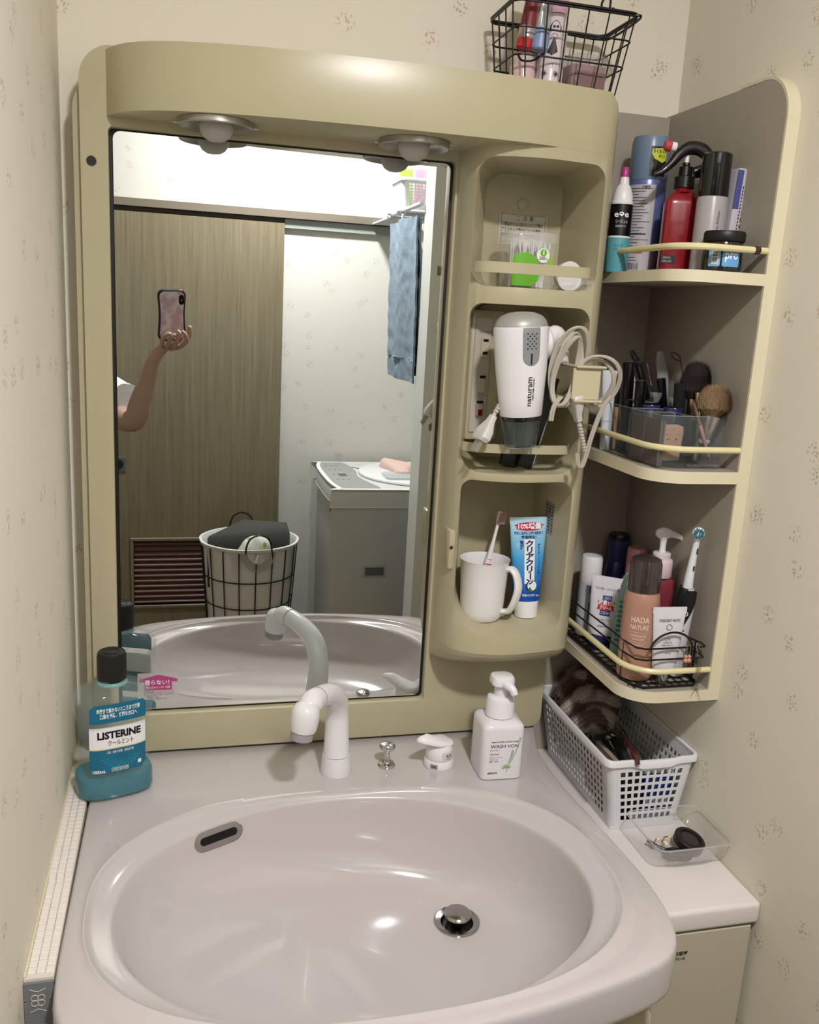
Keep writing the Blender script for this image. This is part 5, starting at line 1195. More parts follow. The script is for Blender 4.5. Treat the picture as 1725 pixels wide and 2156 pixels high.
for k in range(46):
    z_ = -.010 - .052 * (k / 46); g.add(tube([(-.002 + .0035 * sin(k * 2.1) + .0008 * cos(a), -.001 - .0012 * (k % 3), z_ + .0014 * sin(a)) for a in [2 * PI * q / 7 for q in range(7)]], .00028, 3, closed=True))
tag(ob('chain_links', g, mat('8a8070', .3, metal=.8), e), kind='stuff')
for dx, dz in ((-.010, -.070), (.008, -.080), (.003, -.064)): ob('chain_tail', tube([(-.002, -.002, -.058), (dx, -.003, dz)], .00035, 5), mat('8a8070', .3, metal=.8), e)

# ================================================================== WHITE BASKET ON THE SIDE CABINET
def punched_basket(name, label, b0, b1, z0, z1, colsx, colsy, rows, m, rim=.004, dip=True, group=None, zr=(.11, .86)):
    t = thing(name, label, 'basket', (0, 0, 0), (0, 0, 0), group)
    r = .012
    def ringp(k):   # continuous perimeter as function of parameter list
        return [b0[i] * (1 - k) + b1[i] * k for i in range(4)]
    us = []; kinds = []
    # param: (side, t) ; sides: 0 front x, 1 right y, 2 back x, 3 left y
    def add_side(s_, cols):
        us.append((s_, 0.0)); kinds.append('bar')
        m_ = .045
        cell = (1 - 2 * m_) / cols
        pos = []
        for c in range(cols): pos += [m_ + cell * (c + .17), m_ + cell * (c + .83)]
        for i, p in enumerate(pos): us.append((s_, p)); kinds.append('hole' if i % 2 == 0 else 'bar')
        us.append((s_, 1.0)); kinds.append('bar')
        for k in (1, 2, 3): us.append((s_, 1.0 + k / 4)); kinds.append('bar')
    for s_, c in ((0, colsx), (1, colsy), (2, colsx), (3, colsy)): add_side(s_, c)
    us.append((0, 0.0))
    vs = [0.0]; vk = []
    h = (zr[1] - zr[0]) / rows
    vk.append('bar')
    for i in range(rows): vs += [zr[0] + h * (i + .17), zr[0] + h * (i + .83)]; vk += ['hole', 'bar']
    vs.append(1.0)
    def fn(u, v, d):
        x0, x1, y0, y1 = ringp(v); s_, q = u
        x0 += d; x1 -= d; y0 += d; y1 -= d
        rr_ = r - d
        cor = ((x1 - rr_, y0 + rr_, -90), (x1 - rr_, y1 - rr_, 0), (x0 + rr_, y1 - rr_, 90), (x0 + rr_, y0 + rr_, 180))
        if q > 1:
            cx, cy, a0 = cor[s_]; a = math.radians(a0 + (q - 1) * 90); return (cx + rr_ * cos(a), cy + rr_ * sin(a), z0 + (z1 - z0) * v)
        if s_ == 0: x, y = x0 + rr_ + (x1 - x0 - 2 * rr_) * q, y0
        elif s_ == 1: x, y = x1, y0 + rr_ + (y1 - y0 - 2 * rr_) * q
        elif s_ == 2: x, y = x1 - rr_ - (x1 - x0 - 2 * rr_) * q, y1
        else: x, y = x0, y1 - rr_ - (y1 - y0 - 2 * rr_) * q
        return (x, y, z0 + (z1 - z0) * v)
    solid = lambda i, j: not (kinds[i] == 'hole' and j % 2 == 1)
    ob('wall', holed(us, vs, solid, fn, .0011), m, t, smooth=30, fixn=False)
    x0, x1, y0, y1 = b0
    ob('floor_panel', box(x0 + .001, x1 - .001, y0 + .001, y1 - .001, z0, z0 + .002), m, t)
    x0, x1, y0, y1 = b1
    ins = rrect(x0 - .0005, x1 + .0005, y0 - .0005, y1 + .0005, r, 5)
    def zmod(x, y):
        if not dip or y > y0 + .01: return 0
        q = (x - x0) / (x1 - x0); return -.0055 * max(0, min(1, min(q - .28, .78 - q) / .10))
    dense = []
    for i in range(len(ins)):
        a, b_ = ins[i], ins[(i + 1) % len(ins)]; n_ = 14 if math.hypot(a[0] - b_[0], a[1] - b_[1]) > .03 else 1
        dense += [(a[0] + (b_[0] - a[0]) * k / n_, a[1] + (b_[1] - a[1]) * k / n_) for k in range(n_)]
    cx, cy = (x0 + x1) / 2, (y0 + y1) / 2
    rings = []
    for o_, dz in ((-.0022, -.004), (-.0022, .0012), (-.001, .0026), (rim * .7, .0026), (rim, .0012), (rim, -.0075), (rim - .0014, -.0075), (rim - .0014, -.001), (-.0005, -.004)):
        rings.append([(x + (1 if x > cx else -1) * o_ * min(1, abs(x - cx) / (x1 - cx) * 1.0), y + (1 if y > cy else -1) * o_ * min(1, abs(y - cy) / (y1 - cy)), z1 + dz + zmod(x, y)) for x, y in dense])
    g = loft(rings, True, False, False); ob('rim', g, m, t, smooth=40)
    return t
WB = mat('dddee1', .35, var=.01)
punched_basket('storage_basket', 'white plastic storage basket with square holes on the side cabinet', (.648, .764, -.2275, .030), (.6255, .7765, -.2410, .0385), .7325, .8560, 9, 19, 7, WB, rim=.0030)
# fluffy headband
def blob_chain(pts, rs, seg=18): return stube(pts, rs, seg, 6)
hb_ = thing('fluffy_headband', 'fluffy brown and beige banded headband bundled in the white basket', 'headband', (0, 0, 0))
fm = mat('8d8074', .95, var=.0)
nt = fm.node_tree; bs = nt.nodes['Principled BSDF']
tc = nt.nodes.new('ShaderNodeTexCoord'); wv = nt.nodes.new('ShaderNodeTexNoise'); wv.inputs['Scale'].default_value = 22; wv.inputs['Detail'].default_value = 1
cr_ = nt.nodes.new('ShaderNodeValToRGB'); cr_.color_ramp.elements[0].color = C('5a4a40'); cr_.color_ramp.elements[0].position = .47; cr_.color_ramp.elements[1].color = C('b0a49a'); cr_.color_ramp.elements[1].position = .54
nt.links.new(tc.outputs['Object'], wv.inputs['Vector']); nt.links.new(wv.outputs['Fac'], cr_.inputs['Fac']); nt.links.new(cr_.outputs['Color'], bs.inputs['Base Color'])
folds = [([(.655, .010, .845), (.668, .015, .868), (.690, .012, .882), (.715, .005, .875), (.735, -.010, .855)], [.016, .020, .022, .021, .016]),
         ([(.650, -.020, .835), (.668, -.030, .852), (.692, -.035, .862), (.715, -.040, .858), (.735, -.040, .845)], [.016, .021, .024, .022, .017]),
         ([(.655, -.070, .828), (.672, -.072, .842), (.695, -.075, .842), (.712, -.080, .832)], [.016, .021, .021, .015]),
         ([(.660, .020, .80), (.700, .000, .81), (.735, -.030, .81)], [.022, .028, .022])]
for i, (p, r_) in enumerate(folds):
    gg = blob_chain(p, r_)
    f_ = ob('fold', gg, fm, hb_, smooth=80)
    rnd = random.Random(i); g = G()
    me_ = f_.data
    for q in me_.polygons:
        if q.center.z < .80: continue
        for k in range(14 if q.area > 1e-6 else 5):
            vs_ = [me_.vertices[a].co for a in q.vertices]
            w_ = [rnd.random() for _ in vs_]; sw__ = sum(w_); c_ = sum((v * (a / sw__) for v, a in zip(vs_, w_)), Vector())
            d_ = (q.normal + Vector((rnd.uniform(-.6, .6), rnd.uniform(-.6, .6), rnd.uniform(-.3, .6)))).normalized() * rnd.uniform(.003, .0065)
            s_ = d_.cross(Vector((rnd.random(), rnd.random(), rnd.random()))).normalized() * .00035
            k0 = len(g.v); g.v += [c_ - s_, c_ + s_, c_ + d_]; g.f.append((k0, k0 + 1, k0 + 2))
    tag(ob('fur', g, fm, f_, smooth=0, fixn=False), kind='stuff')
pc = thing('clasp_pouch', 'black pouch with silver ball clasp in the white basket', 'pouch', (0, 0, 0))
ob('pouch', loft([[(.712 + (x) * k, -.120 + y * k * 1.0, z) for x, y in circ(.040, 28)] for k, z in ((.9, .7350), (1.0, .760), (.95, .790), (.7, .815), (.3, .832))]).warp(lambda p: ((p.x - .712) * .95 + .712, (p.y + .120) * 1.9 - .110, p.z)), mat('0c0b0c', .8, sheen=.2), pc)
ob('clasp_frame', stube([(.693, -.196, .806), (.690, -.150, .829), (.690, -.110, .838), (.700, -.060, .832)], .0012, 8, 5), mat('3a3836', .3, metal=.8), pc)
for dx, dy in ((0, 0), (.0105, .006)): ob('clasp_ball', sphere(.0056, 20).move(.6830 + dx, -.128 + dy, .8370), mat('8f8a80', .2, metal=1), pc)
ob('clasp_stem', tube([(.683, -.128, .836), (.686, -.130, .828), (.692, -.134, .818)], .0016, 8), SILVER, pc)
gl_ = thing('dark_red_glasses', 'dark red glossy curved glasses temple standing up in the white basket', 'glasses', (0, 0, 0))
ob('temple', stube([(.722, -.060, .825), (.7160, -.085, .838), (.7080, -.110, .845), (.6980, -.140, .850), (.6870, -.175, .854), (.6770, -.208, .8585), (.6720, -.228, .8605), (.6705, -.2385, .8605), (.6705, -.2475, .852)], [.0036, .0042, .0046, .0052, .0062, .0078, .0084, .0084, .0065], 14, 6, flat=.55), mat('4c1614', .12, coat=.8), gl_)
ob('lens_rim', tube([(.741 + .002 * cos(a), -.075 + .020 * cos(a), .800 + .018 * sin(a)) for a in [2 * PI * k / 24 for k in range(24)]], .0016, 6, closed=True), mat('4c1614', .12, coat=.8), gl_)
ba = thing('beige_case', 'flat taupe fabric case along left inner side of the white basket', 'case', (0, 0, 0))
ob('case', box(-.004, .004, -.055, .055, 0, .082, .0035).t(Matrix.Translation((.668, -.158, .7365)) @ Matrix.Rotation(.10, 4, 'Y')), mat('7a6a5c', .8), ba)
ob('zip_edge', box(-.0045, .0045, -.052, .052, .082, .085, .001, 1).t(Matrix.Translation((.668, -.158, .7365)) @ Matrix.Rotation(.10, 4, 'Y')), mat('9a8a7a', .7), ba)
bx_ = thing('blue_packet', 'bright blue packet seen through the front holes of white basket', 'packet', (0, 0, 0))
ob('packet', box(.705, .752, -.2225, -.205, .7360, .812, .003), mat('2b3d9a', .35), bx_)
ob('white_stripe', box(.708, .749, -.2232, -.2226, .768, .778), mat('c9ccd8', .4), bx_)
gb_ = thing('dark_box', 'dark box seen through the front holes left of the blue packet', 'box', (0, 0, 0))
ob('box', box(.6550, .700, -.222, -.208, .7360, .800, .002), mat('121011', .5), gb_)
ob('lid', box(.6545, .7005, -.2225, -.2075, .800, .806, .001, 1), mat('1c1a1a', .5), gb_)

# ================================================================== CLEAR DISH
dz0 = .7325
dsh = thing('clear_dish', 'clear square plastic dish of hair ties and pins on side cabinet', 'dish', (0, 0, 0))
def dish(k, ins=0): 
    a, b_ = (.688, .757, -.3340, -.2720), (.6560, .7780, -.3570, -.2500)
    q = [a[i] * (1 - k) + b_[i] * k for i in range(4)]
    return rrect(q[0] + ins, q[1] - ins, q[2] + ins, q[3] - ins, .014 + .002 * k, 6)
rings = []
for k, z_, ins in ((0, dz0, .004), (.02, dz0 + .0008, .001), (.1, dz0 + .004, 0), (.95, dz0 + .0425, 0), (1.0, dz0 + .0445, -.0015), (1.0, dz0 + .0452, -.001), (.98, dz0 + .0448, .0015), (.1, dz0 + .0055, .0018), (.03, dz0 + .0035, .004), (0.0, dz0 + .0030, .008)):
    rings.append([(x, y, z_) for x, y in dish(k, ins)])
DM = bpy.data.materials.new('dish_plastic'); DM.use_nodes = True
nt = DM.node_tree; b_ = nt.nodes['Principled BSDF']; b_.inputs['Base Color'].default_value = C('c9c6c2'); b_.inputs['Roughness'].default_value = .04; b_.inputs['Coat Weight'].default_value = 1
lw = nt.nodes.new('ShaderNodeLayerWeight'); lw.inputs['Blend'].default_value = .35; mr_ = nt.nodes.new('ShaderNodeMapRange'); mr_.inputs['To Min'].default_value = .06; mr_.inputs['To Max'].default_value = .42
nt.links.new(lw.outputs['Facing'], mr_.inputs['Value']); nt.links.new(mr_.outputs[0], b_.inputs['Alpha'])
ob('dish', loft(rings), DM, dsh, smooth=50)
ob('rim_edge', tube([(x, y, dz0 + .0448) for x, y in dish(1.0, -.0008)], .0008, 6, closed=True), mat('c9c8c4', .08, alpha=.6, coat=1, var=0), dsh)
rg = thing('black_ring_case', 'thick matte black round case with recessed lid in the clear dish', 'case', (.7400, -.2970, dz0 + .0100), (math.radians(12), math.radians(12), 0))
rg.scale = (1.15, 1.15, 1.15)
ob('case', lathe([(.0180, 0), (.0200, .001), (.0205, .010), (.0195, .0115), (.0145, .0118), (.0140, .0095), (.0005, .0093)], 40), mat('161213', .5), rg)
ob('lid_insert', lathe([(.0125, .0092), (.0122, .0098), (.0005, .0100)], 32), mat('3a3232', .3, metal=.3), rg)
for i, (x, y, lb) in enumerate(((.7060, -.3130, 'black elastic hair tie at front left of the clear dish'), (.7210, -.3160, 'black elastic hair tie under the round black case'))):
    h_ = thing('hair_tie', lb, 'hair tie', (x, y, dz0 + .0070)); h_.scale = (1.35, 1.35, 1.1)
    ob('band', tube([(.0090 * cos(a), .0075 * sin(a), .0006 * sin(3 * a)) for a in [2 * PI * k / 28 for k in range(28)]], .0022, 8, closed=True), mat('111012', .7), h_)
    ob('second_turn', tube([(.0082 * cos(a) + .001, .0068 * sin(a), .0034 + .0006 * cos(2 * a)) for a in [2 * PI * k / 28 for k in range(28)]], .0020, 8, closed=True), mat('151316', .7), h_)
gd = mat('a8955c', .3, metal=.9)
for i, (p, lb) in enumerate((([(.6960, -.2780, 0), (.7020, -.2740, .004), (.7080, -.2790, .003), (.7060, -.2880, .001), (.7120, -.2900, .002)], 'wavy gold wire hair pin at back left of the clear dish'), ([(.7130, -.2860, 0), (.7110, -.2780, .005), (.7190, -.2740, .006), (.7240, -.2790, .004), (.7200, -.2860, .002)], 'gold wire hair loop behind the round black case'))):
    h_ = thing('hair_pin', lb, 'hair pin', (0, 0, dz0 + .0048))
    ob('wire', stube(p, .0009, 6, 5), gd, h_)
for i, (x, y, a, lb, c_) in enumerate(((.6935, -.2950, -1.0, 'tarnished silver hair clip along left side of the clear dish', '5a504a'), (.7000, -.3020, -.75, 'long grey snap hair clip crossing the clear dish', '6c6c70'))):
    h_ = thing('hair_clip', lb, 'hair clip', (x, y, dz0 + .0085), (0, .1, a))
    ob('upper_arm', box(-.020, .020, -.0028, .0028, .001, .0022, .0008, 1), mat(c_, .3, metal=.7), h_)
    ob('lower_arm', box(-.020, .020, -.0024, .0024, -.0012, -.0002, .0004, 1), mat(c_, .35, metal=.7), h_)
    ob('spring', sphere(.0022, 10).move(.018, 0, .001), SILVER, h_)
# ================================================================== BEHIND THE CAMERA (SEEN IN THE MIRROR)
wm = thing('washing_machine', 'white top loading washing machine with grey control panel by the front wall', 'washing machine', (0, 0, 0))
def wmo(k=0.0):
    p = [(.478 - k, -1.278 + k), (.466 - k, -1.290 + k), (.4545 - k, -1.36), (.4500 - k, -1.45), (.4500 - k, -1.60), (.4560 - k, -1.70), (.470 - k, -1.758), (.484 - k, -1.770 - k), (.985 + k, -1.770 - k), (.998 + k, -1.757), (.998 + k, -1.292), (.985 + k, -1.278 + k)]
    return [q.to_2d() for q in catmull([(x, y, 0) for x, y in p], 3, True)]
WMM = mat('b4b5b1', .4, var=.01)
ob('body', prism(wmo(-.006), .03, .905), WMM, wm, smooth=50)
ob('top_cover', loft([[(x, y, .908) for x, y in wmo(0)], [(x, y, .950) for x, y in wmo(0)], [(x, y, .960) for x, y in wmo(-.004)], [(x, y, .962) for x, y in wmo(-.010)]]), mat('c4c4c0', .35, var=.01), wm, smooth=50)
ob('seam_line', prism(wmo(.0006), .905, .908), mat('dcdcd8', .4), wm, smooth=50)
ob('top_edge', loft([[(x, y, .9605) for x, y in wmo(.001)], [(x, y, .9635) for x, y in wmo(.001)], [(x, y, .9640) for x, y in wmo(-.012)], [(x, y, .9615) for x, y in wmo(-.012)]], True, False, False), mat('e2e2de', .3), wm, smooth=50)
cpn = ob('control_panel', prism([p.to_2d() for p in catmull([(x, y, 0) for x, y in ((.470, -1.302), (.462, -1.40), (.460, -1.55), (.468, -1.70), (.480, -1.755), (.555, -1.755), (.575, -1.60), (.565, -1.50), (.580, -1.40), (.600, -1.30), (.53, -1.296))], 3, True)], .9622, .9632), mat('8d8e8c', .4), wm)
g = G()
for i in range(12): g.add(box(.485 + (i % 3) * .018, .492 + (i % 3) * .018, -1.70 + (i // 3) * .085, -1.69 + (i // 3) * .085, .9632, .9634))
ob('button_marks', g, mat('5c5e5c', .5), cpn)
ob('display', box(.505, .530, -1.54, -1.50, .9632, .9638), mat('3a3c3a', .2), cpn)
ob('lid', prism([(.78 + .205 * cos(a), -1.53 + .215 * sin(a)) for a in [2 * PI * k / 48 for k in range(48)]], .962, .972, .005), mat('d6d7d6', .3, var=.01), wm)
hg = ob('grip_frame', box(.550, .626, -1.2845, -1.2815, .678, .719, .003), mat('a3a4a1', .4), wm)
ob('grip_recess', box(.558, .618, -1.2818, -1.2805, .685, .712, .001, 1), mat('5a5c60', .5), hg)
ob('sticker_marks', box(.4555, .4575, -1.345, -1.33, .868, .880).add(box(.4525, .4545, -1.37, -1.358, .876, .890)), mat('5c5c5a', .5), wm)
ob('foot', box(.50, .96, -1.74, -1.32, .0, .03), BLACK, wm)
cl_ = thing('pink_cloth', 'pale pink folded cloth lying on the washing machine lid', 'cloth', (0, 0, .9725))
g = loft([[(x, y, z) for x, y, z in r_] for r_ in ([(.665, -1.63, 0), (.84, -1.60, 0), (.84, -1.50, 0), (.700, -1.50, 0)], [(.668, -1.63, .022), (.84, -1.60, .010), (.84, -1.50, .008), (.700, -1.50, .006)], [(.680, -1.62, .034), (.78, -1.60, .018), (.80, -1.52, .014), (.72, -1.51, .010)])])
ob('cloth', g, mat('c9aca2', .9), cl_, smooth=60)
pb = thing('clear_bag', 'small clear plastic bag lying in front of the pink cloth', 'bag', (0, 0, .9725))
ob('bag', loft([[(x + .66, y - 1.44, z) for x, y in rrect(-.02 * s_, .09 * s_, -.05 * s_, .05 * s_, .015 * s_)] for s_, z in ((1, 0), (1.02, .006), (.7, .012))]), mat('c3cfcf', .15, alpha=.45, coat=1), pb)

# ---- laundry basket
lb_ = thing('laundry_basket', 'tall black wire laundry basket with white cloth liner by the door', 'laundry basket', (.215, -1.525, 0))
RZ = lambda z: .093 + (.157 - .093) * (z / .745) ** .8
LM = mat('1c1a18', .4)
for z_ in (.012, .09, .18, .27, .36, .45, .545, .635): wire('hoop', [(RZ(z_) * cos(a), RZ(z_) * sin(a), z_) for a in [2 * PI * k / 48 for k in range(48)]], .0021, LM, lb_, True)
for i in range(18):
    a = 2 * PI * (i + .3) / 18
    wire('upright', [(RZ(z_) * cos(a), RZ(z_) * sin(a), z_) for z_ in (.012, .2, .4, .6, .738)], .0019, LM, lb_)
rings = []
for z_, dr in ((.02, -.006), (.2, -.005), (.4, -.005), (.55, -.004), (.65, -.004), (.735, -.003), (.7385, .0045), (.748, .005), (.7485, -.003), (.735, -.009), (.55, -.012), (.40, -.013)):
    rings.append([((RZ(z_) + dr + .0018 * sin(9 * a + z_ * 20) * (1 if z_ < .7 else .4)) * cos(a), (RZ(z_) + dr + .0018 * sin(9 * a + z_ * 20) * (1 if z_ < .7 else .4)) * sin(a), z_) for a in [2 * PI * k / 72 for k in range(72)]])
ob('liner', loft(rings, True, True, False), mat('cfd0ce', .85, bump=.3, bscale=60), lb_, smooth=60)
for a0 in (PI / 2 - .12, -PI / 2 - .1):
    pts = [((RZ(.735) + .004) * cos(a0 + d_), (RZ(.735) + .004) * sin(a0 + d_), z_) for d_, z_ in ((-.26, .738), (-.245, .762), (-.17, .786), (0, .797), (.17, .786), (.245, .762), (.26, .738))]
    wire('handle', pts, .0032, LM, lb_, sub=4)
a0 = PI / 2 - .12
op_ = [((RZ(z_) + .0022) * cos(a0 + d_), (RZ(z_) + .0022) * sin(a0 + d_), z_) for d_, z_ in [(.36 * cos(t_), .738 - .062 * sin(t_)) for t_ in [PI * k / 14 for k in range(15)]]]
hop = ob('handle_opening', G([Vector(p) for p in op_], [tuple(range(len(op_)))]), mat('9c9e98', .8), lb_, smooth=0)
ob('ribbon', box(-.004, .004, 0, .001, -.03, .0).rot(.2, 'Y').move(.215 - .2, .158, .735), WHITE, hop)
lbag = thing('grey_laundry_bag', 'dark grey folded bag sticking out of the laundry basket', 'bag', (.215, -1.525, 0))
ob('bag', loft([[(-.136, .062, .60), (.120, .055, .60), (.118, .010, .60), (-.125, .002, .60)], [(-.138, .066, .740), (.126, .058, .735), (.124, .012, .75), (-.125, .004, .75)], [(-.137, .060, .762), (.127, .050, .775), (.120, .005, .800), (-.02, -.02, .806)], [(-.132, .050, .768), (.118, .040, .795), (.112, .010, .803), (-.02, -.01, .808)]]), mat('3a3b36', .8), lbag, smooth=30)
lc = thing('printed_cloth', 'white cloth with green print bunched in the laundry basket', 'cloth', (.215, -1.525, 0))
m_ = mat('b9bdb0', .9)
nt = m_.node_tree; tc = nt.nodes.new('ShaderNodeTexCoord'); nz_ = nt.nodes.new('ShaderNodeTexVoronoi'); nz_.inputs['Scale'].default_value = 30; cr_ = nt.nodes.new('ShaderNodeValToRGB')
cr_.color_ramp.elements[0].color = C('8a9a3c'); cr_.color_ramp.elements[0].position = .22; cr_.color_ramp.elements[1].color = C('c6c8bf'); cr_.color_ramp.elements[1].position = .30
nt.links.new(tc.outputs['Object'], nz_.inputs['Vector']); nt.links.new(nz_.outputs['Distance'], cr_.inputs['Fac']); nt.links.new(cr_.outputs['Color'], nt.nodes['Principled BSDF'].inputs['Base Color'])
ob('cloth', sphere(.052, 24, 1.0, .55, .85).warp(lambda p: (p.x + .010 + .006 * sin(p.z * 90), p.y + .105 + .005 * sin(p.x * 120), p.z + .738 + .004 * sin(p.x * 80))), m_, lc, smooth=80)

# ---- rods, towel, high basket
rk = thing('drying_rack', 'white double rod drying rack under the high basket', 'rack', (0, 0, 0))
RW = mat('c9cbc9', .35)
for x in (.642, .755):
    ob('rod', tube([(x, -1.53, 1.797), (x, -1.145, 1.797)], .0065, 14), RW, rk)
    ob('rod_end', tube([(x, -1.545, 1.797), (x, -1.520, 1.797)], .0105, 16), RW, rk)
ob('cross_arm', tube([(.625, -1.50, 1.800), (.78, -1.47, 1.800)], .0055, 12), RW, rk)
ob('cross_arm', tube([(.632, -1.39, 1.800), (.78, -1.38, 1.800)], .0055, 12), RW, rk)
ob('wall_bracket', box(.635, .770, -1.8145, -1.50, 1.788, 1.794, .001, 1), RW, rk)
ob('joint', sphere(.014, 14).move(.640, -1.39, 1.800), RW, rk)
hk_ = thing('towel_clip', 'small white clip hanging the blue towel from the rod', 'clip', (.642, -1.36, 1.797))
ob('loop', tube([(.008 * cos(a), 0, .008 * sin(a)) for a in [2 * PI * k / 16 for k in range(16)]], .002, 8, closed=True), RW, hk_)
ob('stem', box(-.004, .004, -.006, .006, -.030, -.008, .002), RW, hk_)
tw = thing('blue_towel', 'light blue bath towel hanging long from the white drying rod', 'towel', (0, 0, 0))
TM = mat('7b8b99', .95, bump=1.0, bscale=420, var=.35, vscale=220)
def towel_sheet(xo, ya, yb_, zt, zbm, ph, amp=.006):
    rings = []
    n = 44
    for i in range(60):
        k = i / 59; z_ = zt + (zbm - zt) * k
        sq_ = .90 + .10 * min(1, k * 2.2)
        ym = ya + (yb_ - ya) * .42
        line = []
        for j in range(n):
            q = j / (n - 1); y_ = ya + (yb_ - ya) * q; y_ = ym + (y_ - ym) * sq_
            x_ = xo + .012 * k + amp * (1 - .3 * k) * sin(q * 9 + ph + k * .6)
            x_ += .0035 * noise.noise(Vector((y_ * 45, z_ * 30, ph))) + .0012 * noise.noise(Vector((y_ * 160, z_ * 160, ph)))
            line.append((x_, y_, z_))
        rings.append(line + [(x + .006, y, z) for x, y, z in reversed(line)])
    return loft(rings)
ob('front_fold', towel_sheet(.632, -1.500, -1.150, 1.768, 1.302, 0, .009), TM, tw, smooth=70)
ob('back_fold', towel_sheet(.650, -1.510, -1.150, 1.764, 1.322, 1.5, .006), TM, tw, smooth=70)
ob('band', towel_sheet(.6310, -1.4985, -1.152, 1.368, 1.352, .55, .009).warp(lambda p: (p.x + .0085, p.y, p.z)), mat('7288a0', .9), tw, smooth=70)
hbk = punched_basket('high_basket', 'small white punched basket of packets up on the drying rack', (.650, .840, -1.520, -1.400), (.640, .850, -1.530, -1.392), 1.8055, 1.895, 16, 9, 8, mat('dcdedc', .4), rim=.003, dip=False)
for nm, lb, x, y, c1, c2 in (('packet', 'pink and white packet standing in the high white basket', .735, -1.455, 'c890ae', 'd9d0d8'), ('packet', 'bright green packet behind the pink one in the high white basket', .700, -1.492, '8cc840', 'a0d060')):
    p_ = thing(nm, lb, 'packet', (x, y, 1.8085), (0, 0, .05))
    ob('bag', box(-.045, .075, -.015, .015, 0, .125, .008), mat(c1, .4), p_)
    ob('print_panel', box(-.015, .070, .0150, .0158, .06, .118, .0003, 1), mat(c2, .4), p_)
    if c1 == 'c890ae': ob('lettering', box(.0, .06, .0158, .0162, .100, .108).add(box(.0, .05, .0158, .0162, .085, .090)), mat('9a5a80', .5), p_)

# ---- phone
MP = Matrix(((CR.x, -CD.x, -CF.x, CP.x - CF.x * .004), (CR.y, -CD.y, -CF.y, CP.y - CF.y * .004), (CR.z, -CD.z, -CF.z, CP.z - CF.z * .004), (0, 0, 0, 1)))
ph = thing('smartphone', 'smartphone in a pink marbled case with black rim held up to the mirror', 'phone', (0, 0, 0))
ph.matrix_world = MP
def pho(ins):
    base = rrect(-.067 + ins, .0135 - ins, -.126 + ins, .023 - ins, .017 - ins * .5, 8)
    out = []
    nb = len(base)
    for i in range(nb):
        a, b2 = base[i], base[(i + 1) % nb]; n_ = 10 if math.hypot(a[0] - b2[0], a[1] - b2[1]) > .04 else 1
        for k in range(n_):
            x, y = a[0] + (b2[0] - a[0]) * k / n_, a[1] + (b2[1] - a[1]) * k / n_
            w_ = .0032 * math.cos(max(-1, min(1, (y + .0515) / .06)) * PI / 2) ** 1.5
            x += w_ if x < -.027 else -w_
            out.append((x, y))
    return out
def plz(g): return g
ob('case_rim', loft([[(x, y, .013) for x, y in pho(.002)], [(x, y, .011) for x, y in pho(0)], [(x, y, .002) for x, y in pho(0)], [(x, y, .0001) for x, y in pho(.0018)], [(x, y, .0001) for x, y in pho(.0040)], [(x, y, .0012) for x, y in pho(.0048)]]), mat('17131a', .3), ph, smooth=50)
m_ = mat('a89aa2', .3, coat=.4)
nt = m_.node_tree; tc = nt.nodes.new('ShaderNodeTexCoord'); nz_ = nt.nodes.new('ShaderNodeTexNoise'); nz_.inputs['Scale'].default_value = 32; nz_.inputs['Detail'].default_value = 5; cr_ = nt.nodes.new('ShaderNodeValToRGB')
cr_.color_ramp.elements[0].color = C('b896a0'); cr_.color_ramp.elements[0].position = .42; cr_.color_ramp.elements[1].color = C('ccc6ce'); cr_.color_ramp.elements[1].position = .58
nt.links.new(tc.outputs['Object'], nz_.inputs['Vector']); nt.links.new(nz_.outputs['Fac'], cr_.inputs['Fac']); nt.links.new(cr_.outputs['Color'], nt.nodes['Principled BSDF'].inputs['Base Color'])
ob('marbled_back', loft([[(x, y, .0012) for x, y in pho(.0046)], [(x, y, .0004) for x, y in pho(.0052)]]), m_, ph, smooth=0)
lens = ob('camera_window', prism(rrect(-.0075, .0075, -.020, .0085, .0074, 8), .0001, .0010), mat('0b0a0c', .15, coat=.6), ph)
ob('lens', prism(circ(.0042, 24), -.0003, .0002), mat('1c1c22', .1), lens)
ob('flash', prism(circ(.0016, 14, 0, -.0065), -.0002, .0002), mat('d8d4c0', .2), lens)
ob('screen', box(-.060, .0065, -.119, .016, .0128, .0134, .0002, 1), mat('0a0a0c', .1), ph)

# ---- person holding the phone
pr = thing('person', 'person in a white short sleeved t-shirt holding up the phone', 'person', (-.50, -1.56, 0))
SK = mat('a08270', .5, sss=.12, var=.03)
PO = Vector((-.50, -1.56, 0))
def U(u, v, y): return ((u - 383.5) * .00133 * (1.35 - y) / 2.70, y, 1.506 - (v - 628) * .00132 * (1.35 - y) / 2.70)
V = []; E_ = []; Rr = []
def J(p, r, par=None):
    V.append(Vector(p) - PO); Rr.append(r)
    if par is not None: E_.append((par, len(V) - 1))
    return len(V) - 1
pel = J((-.52, -1.62, .86), (.135, .10))
sp1 = J((-.52, -1.62, .98), (.120, .09), pel)
sp2 = J((-.515, -1.61, 1.10), (.125, .095), sp1)
sp3 = J((-.51, -1.60, 1.22), (.120, .090), sp2)
nk = J((-.505, -1.59, 1.31), (.055, .050), sp3)
nk2 = J((-.50, -1.58, 1.36), (.046, .046), nk)
hd1 = J((-.495, -1.575, 1.42), (.066, .078), nk2)
hd2 = J((-.49, -1.57, 1.50), (.074, .092), hd1)
hd3 = J((-.49, -1.575, 1.56), (.050, .065), hd2)
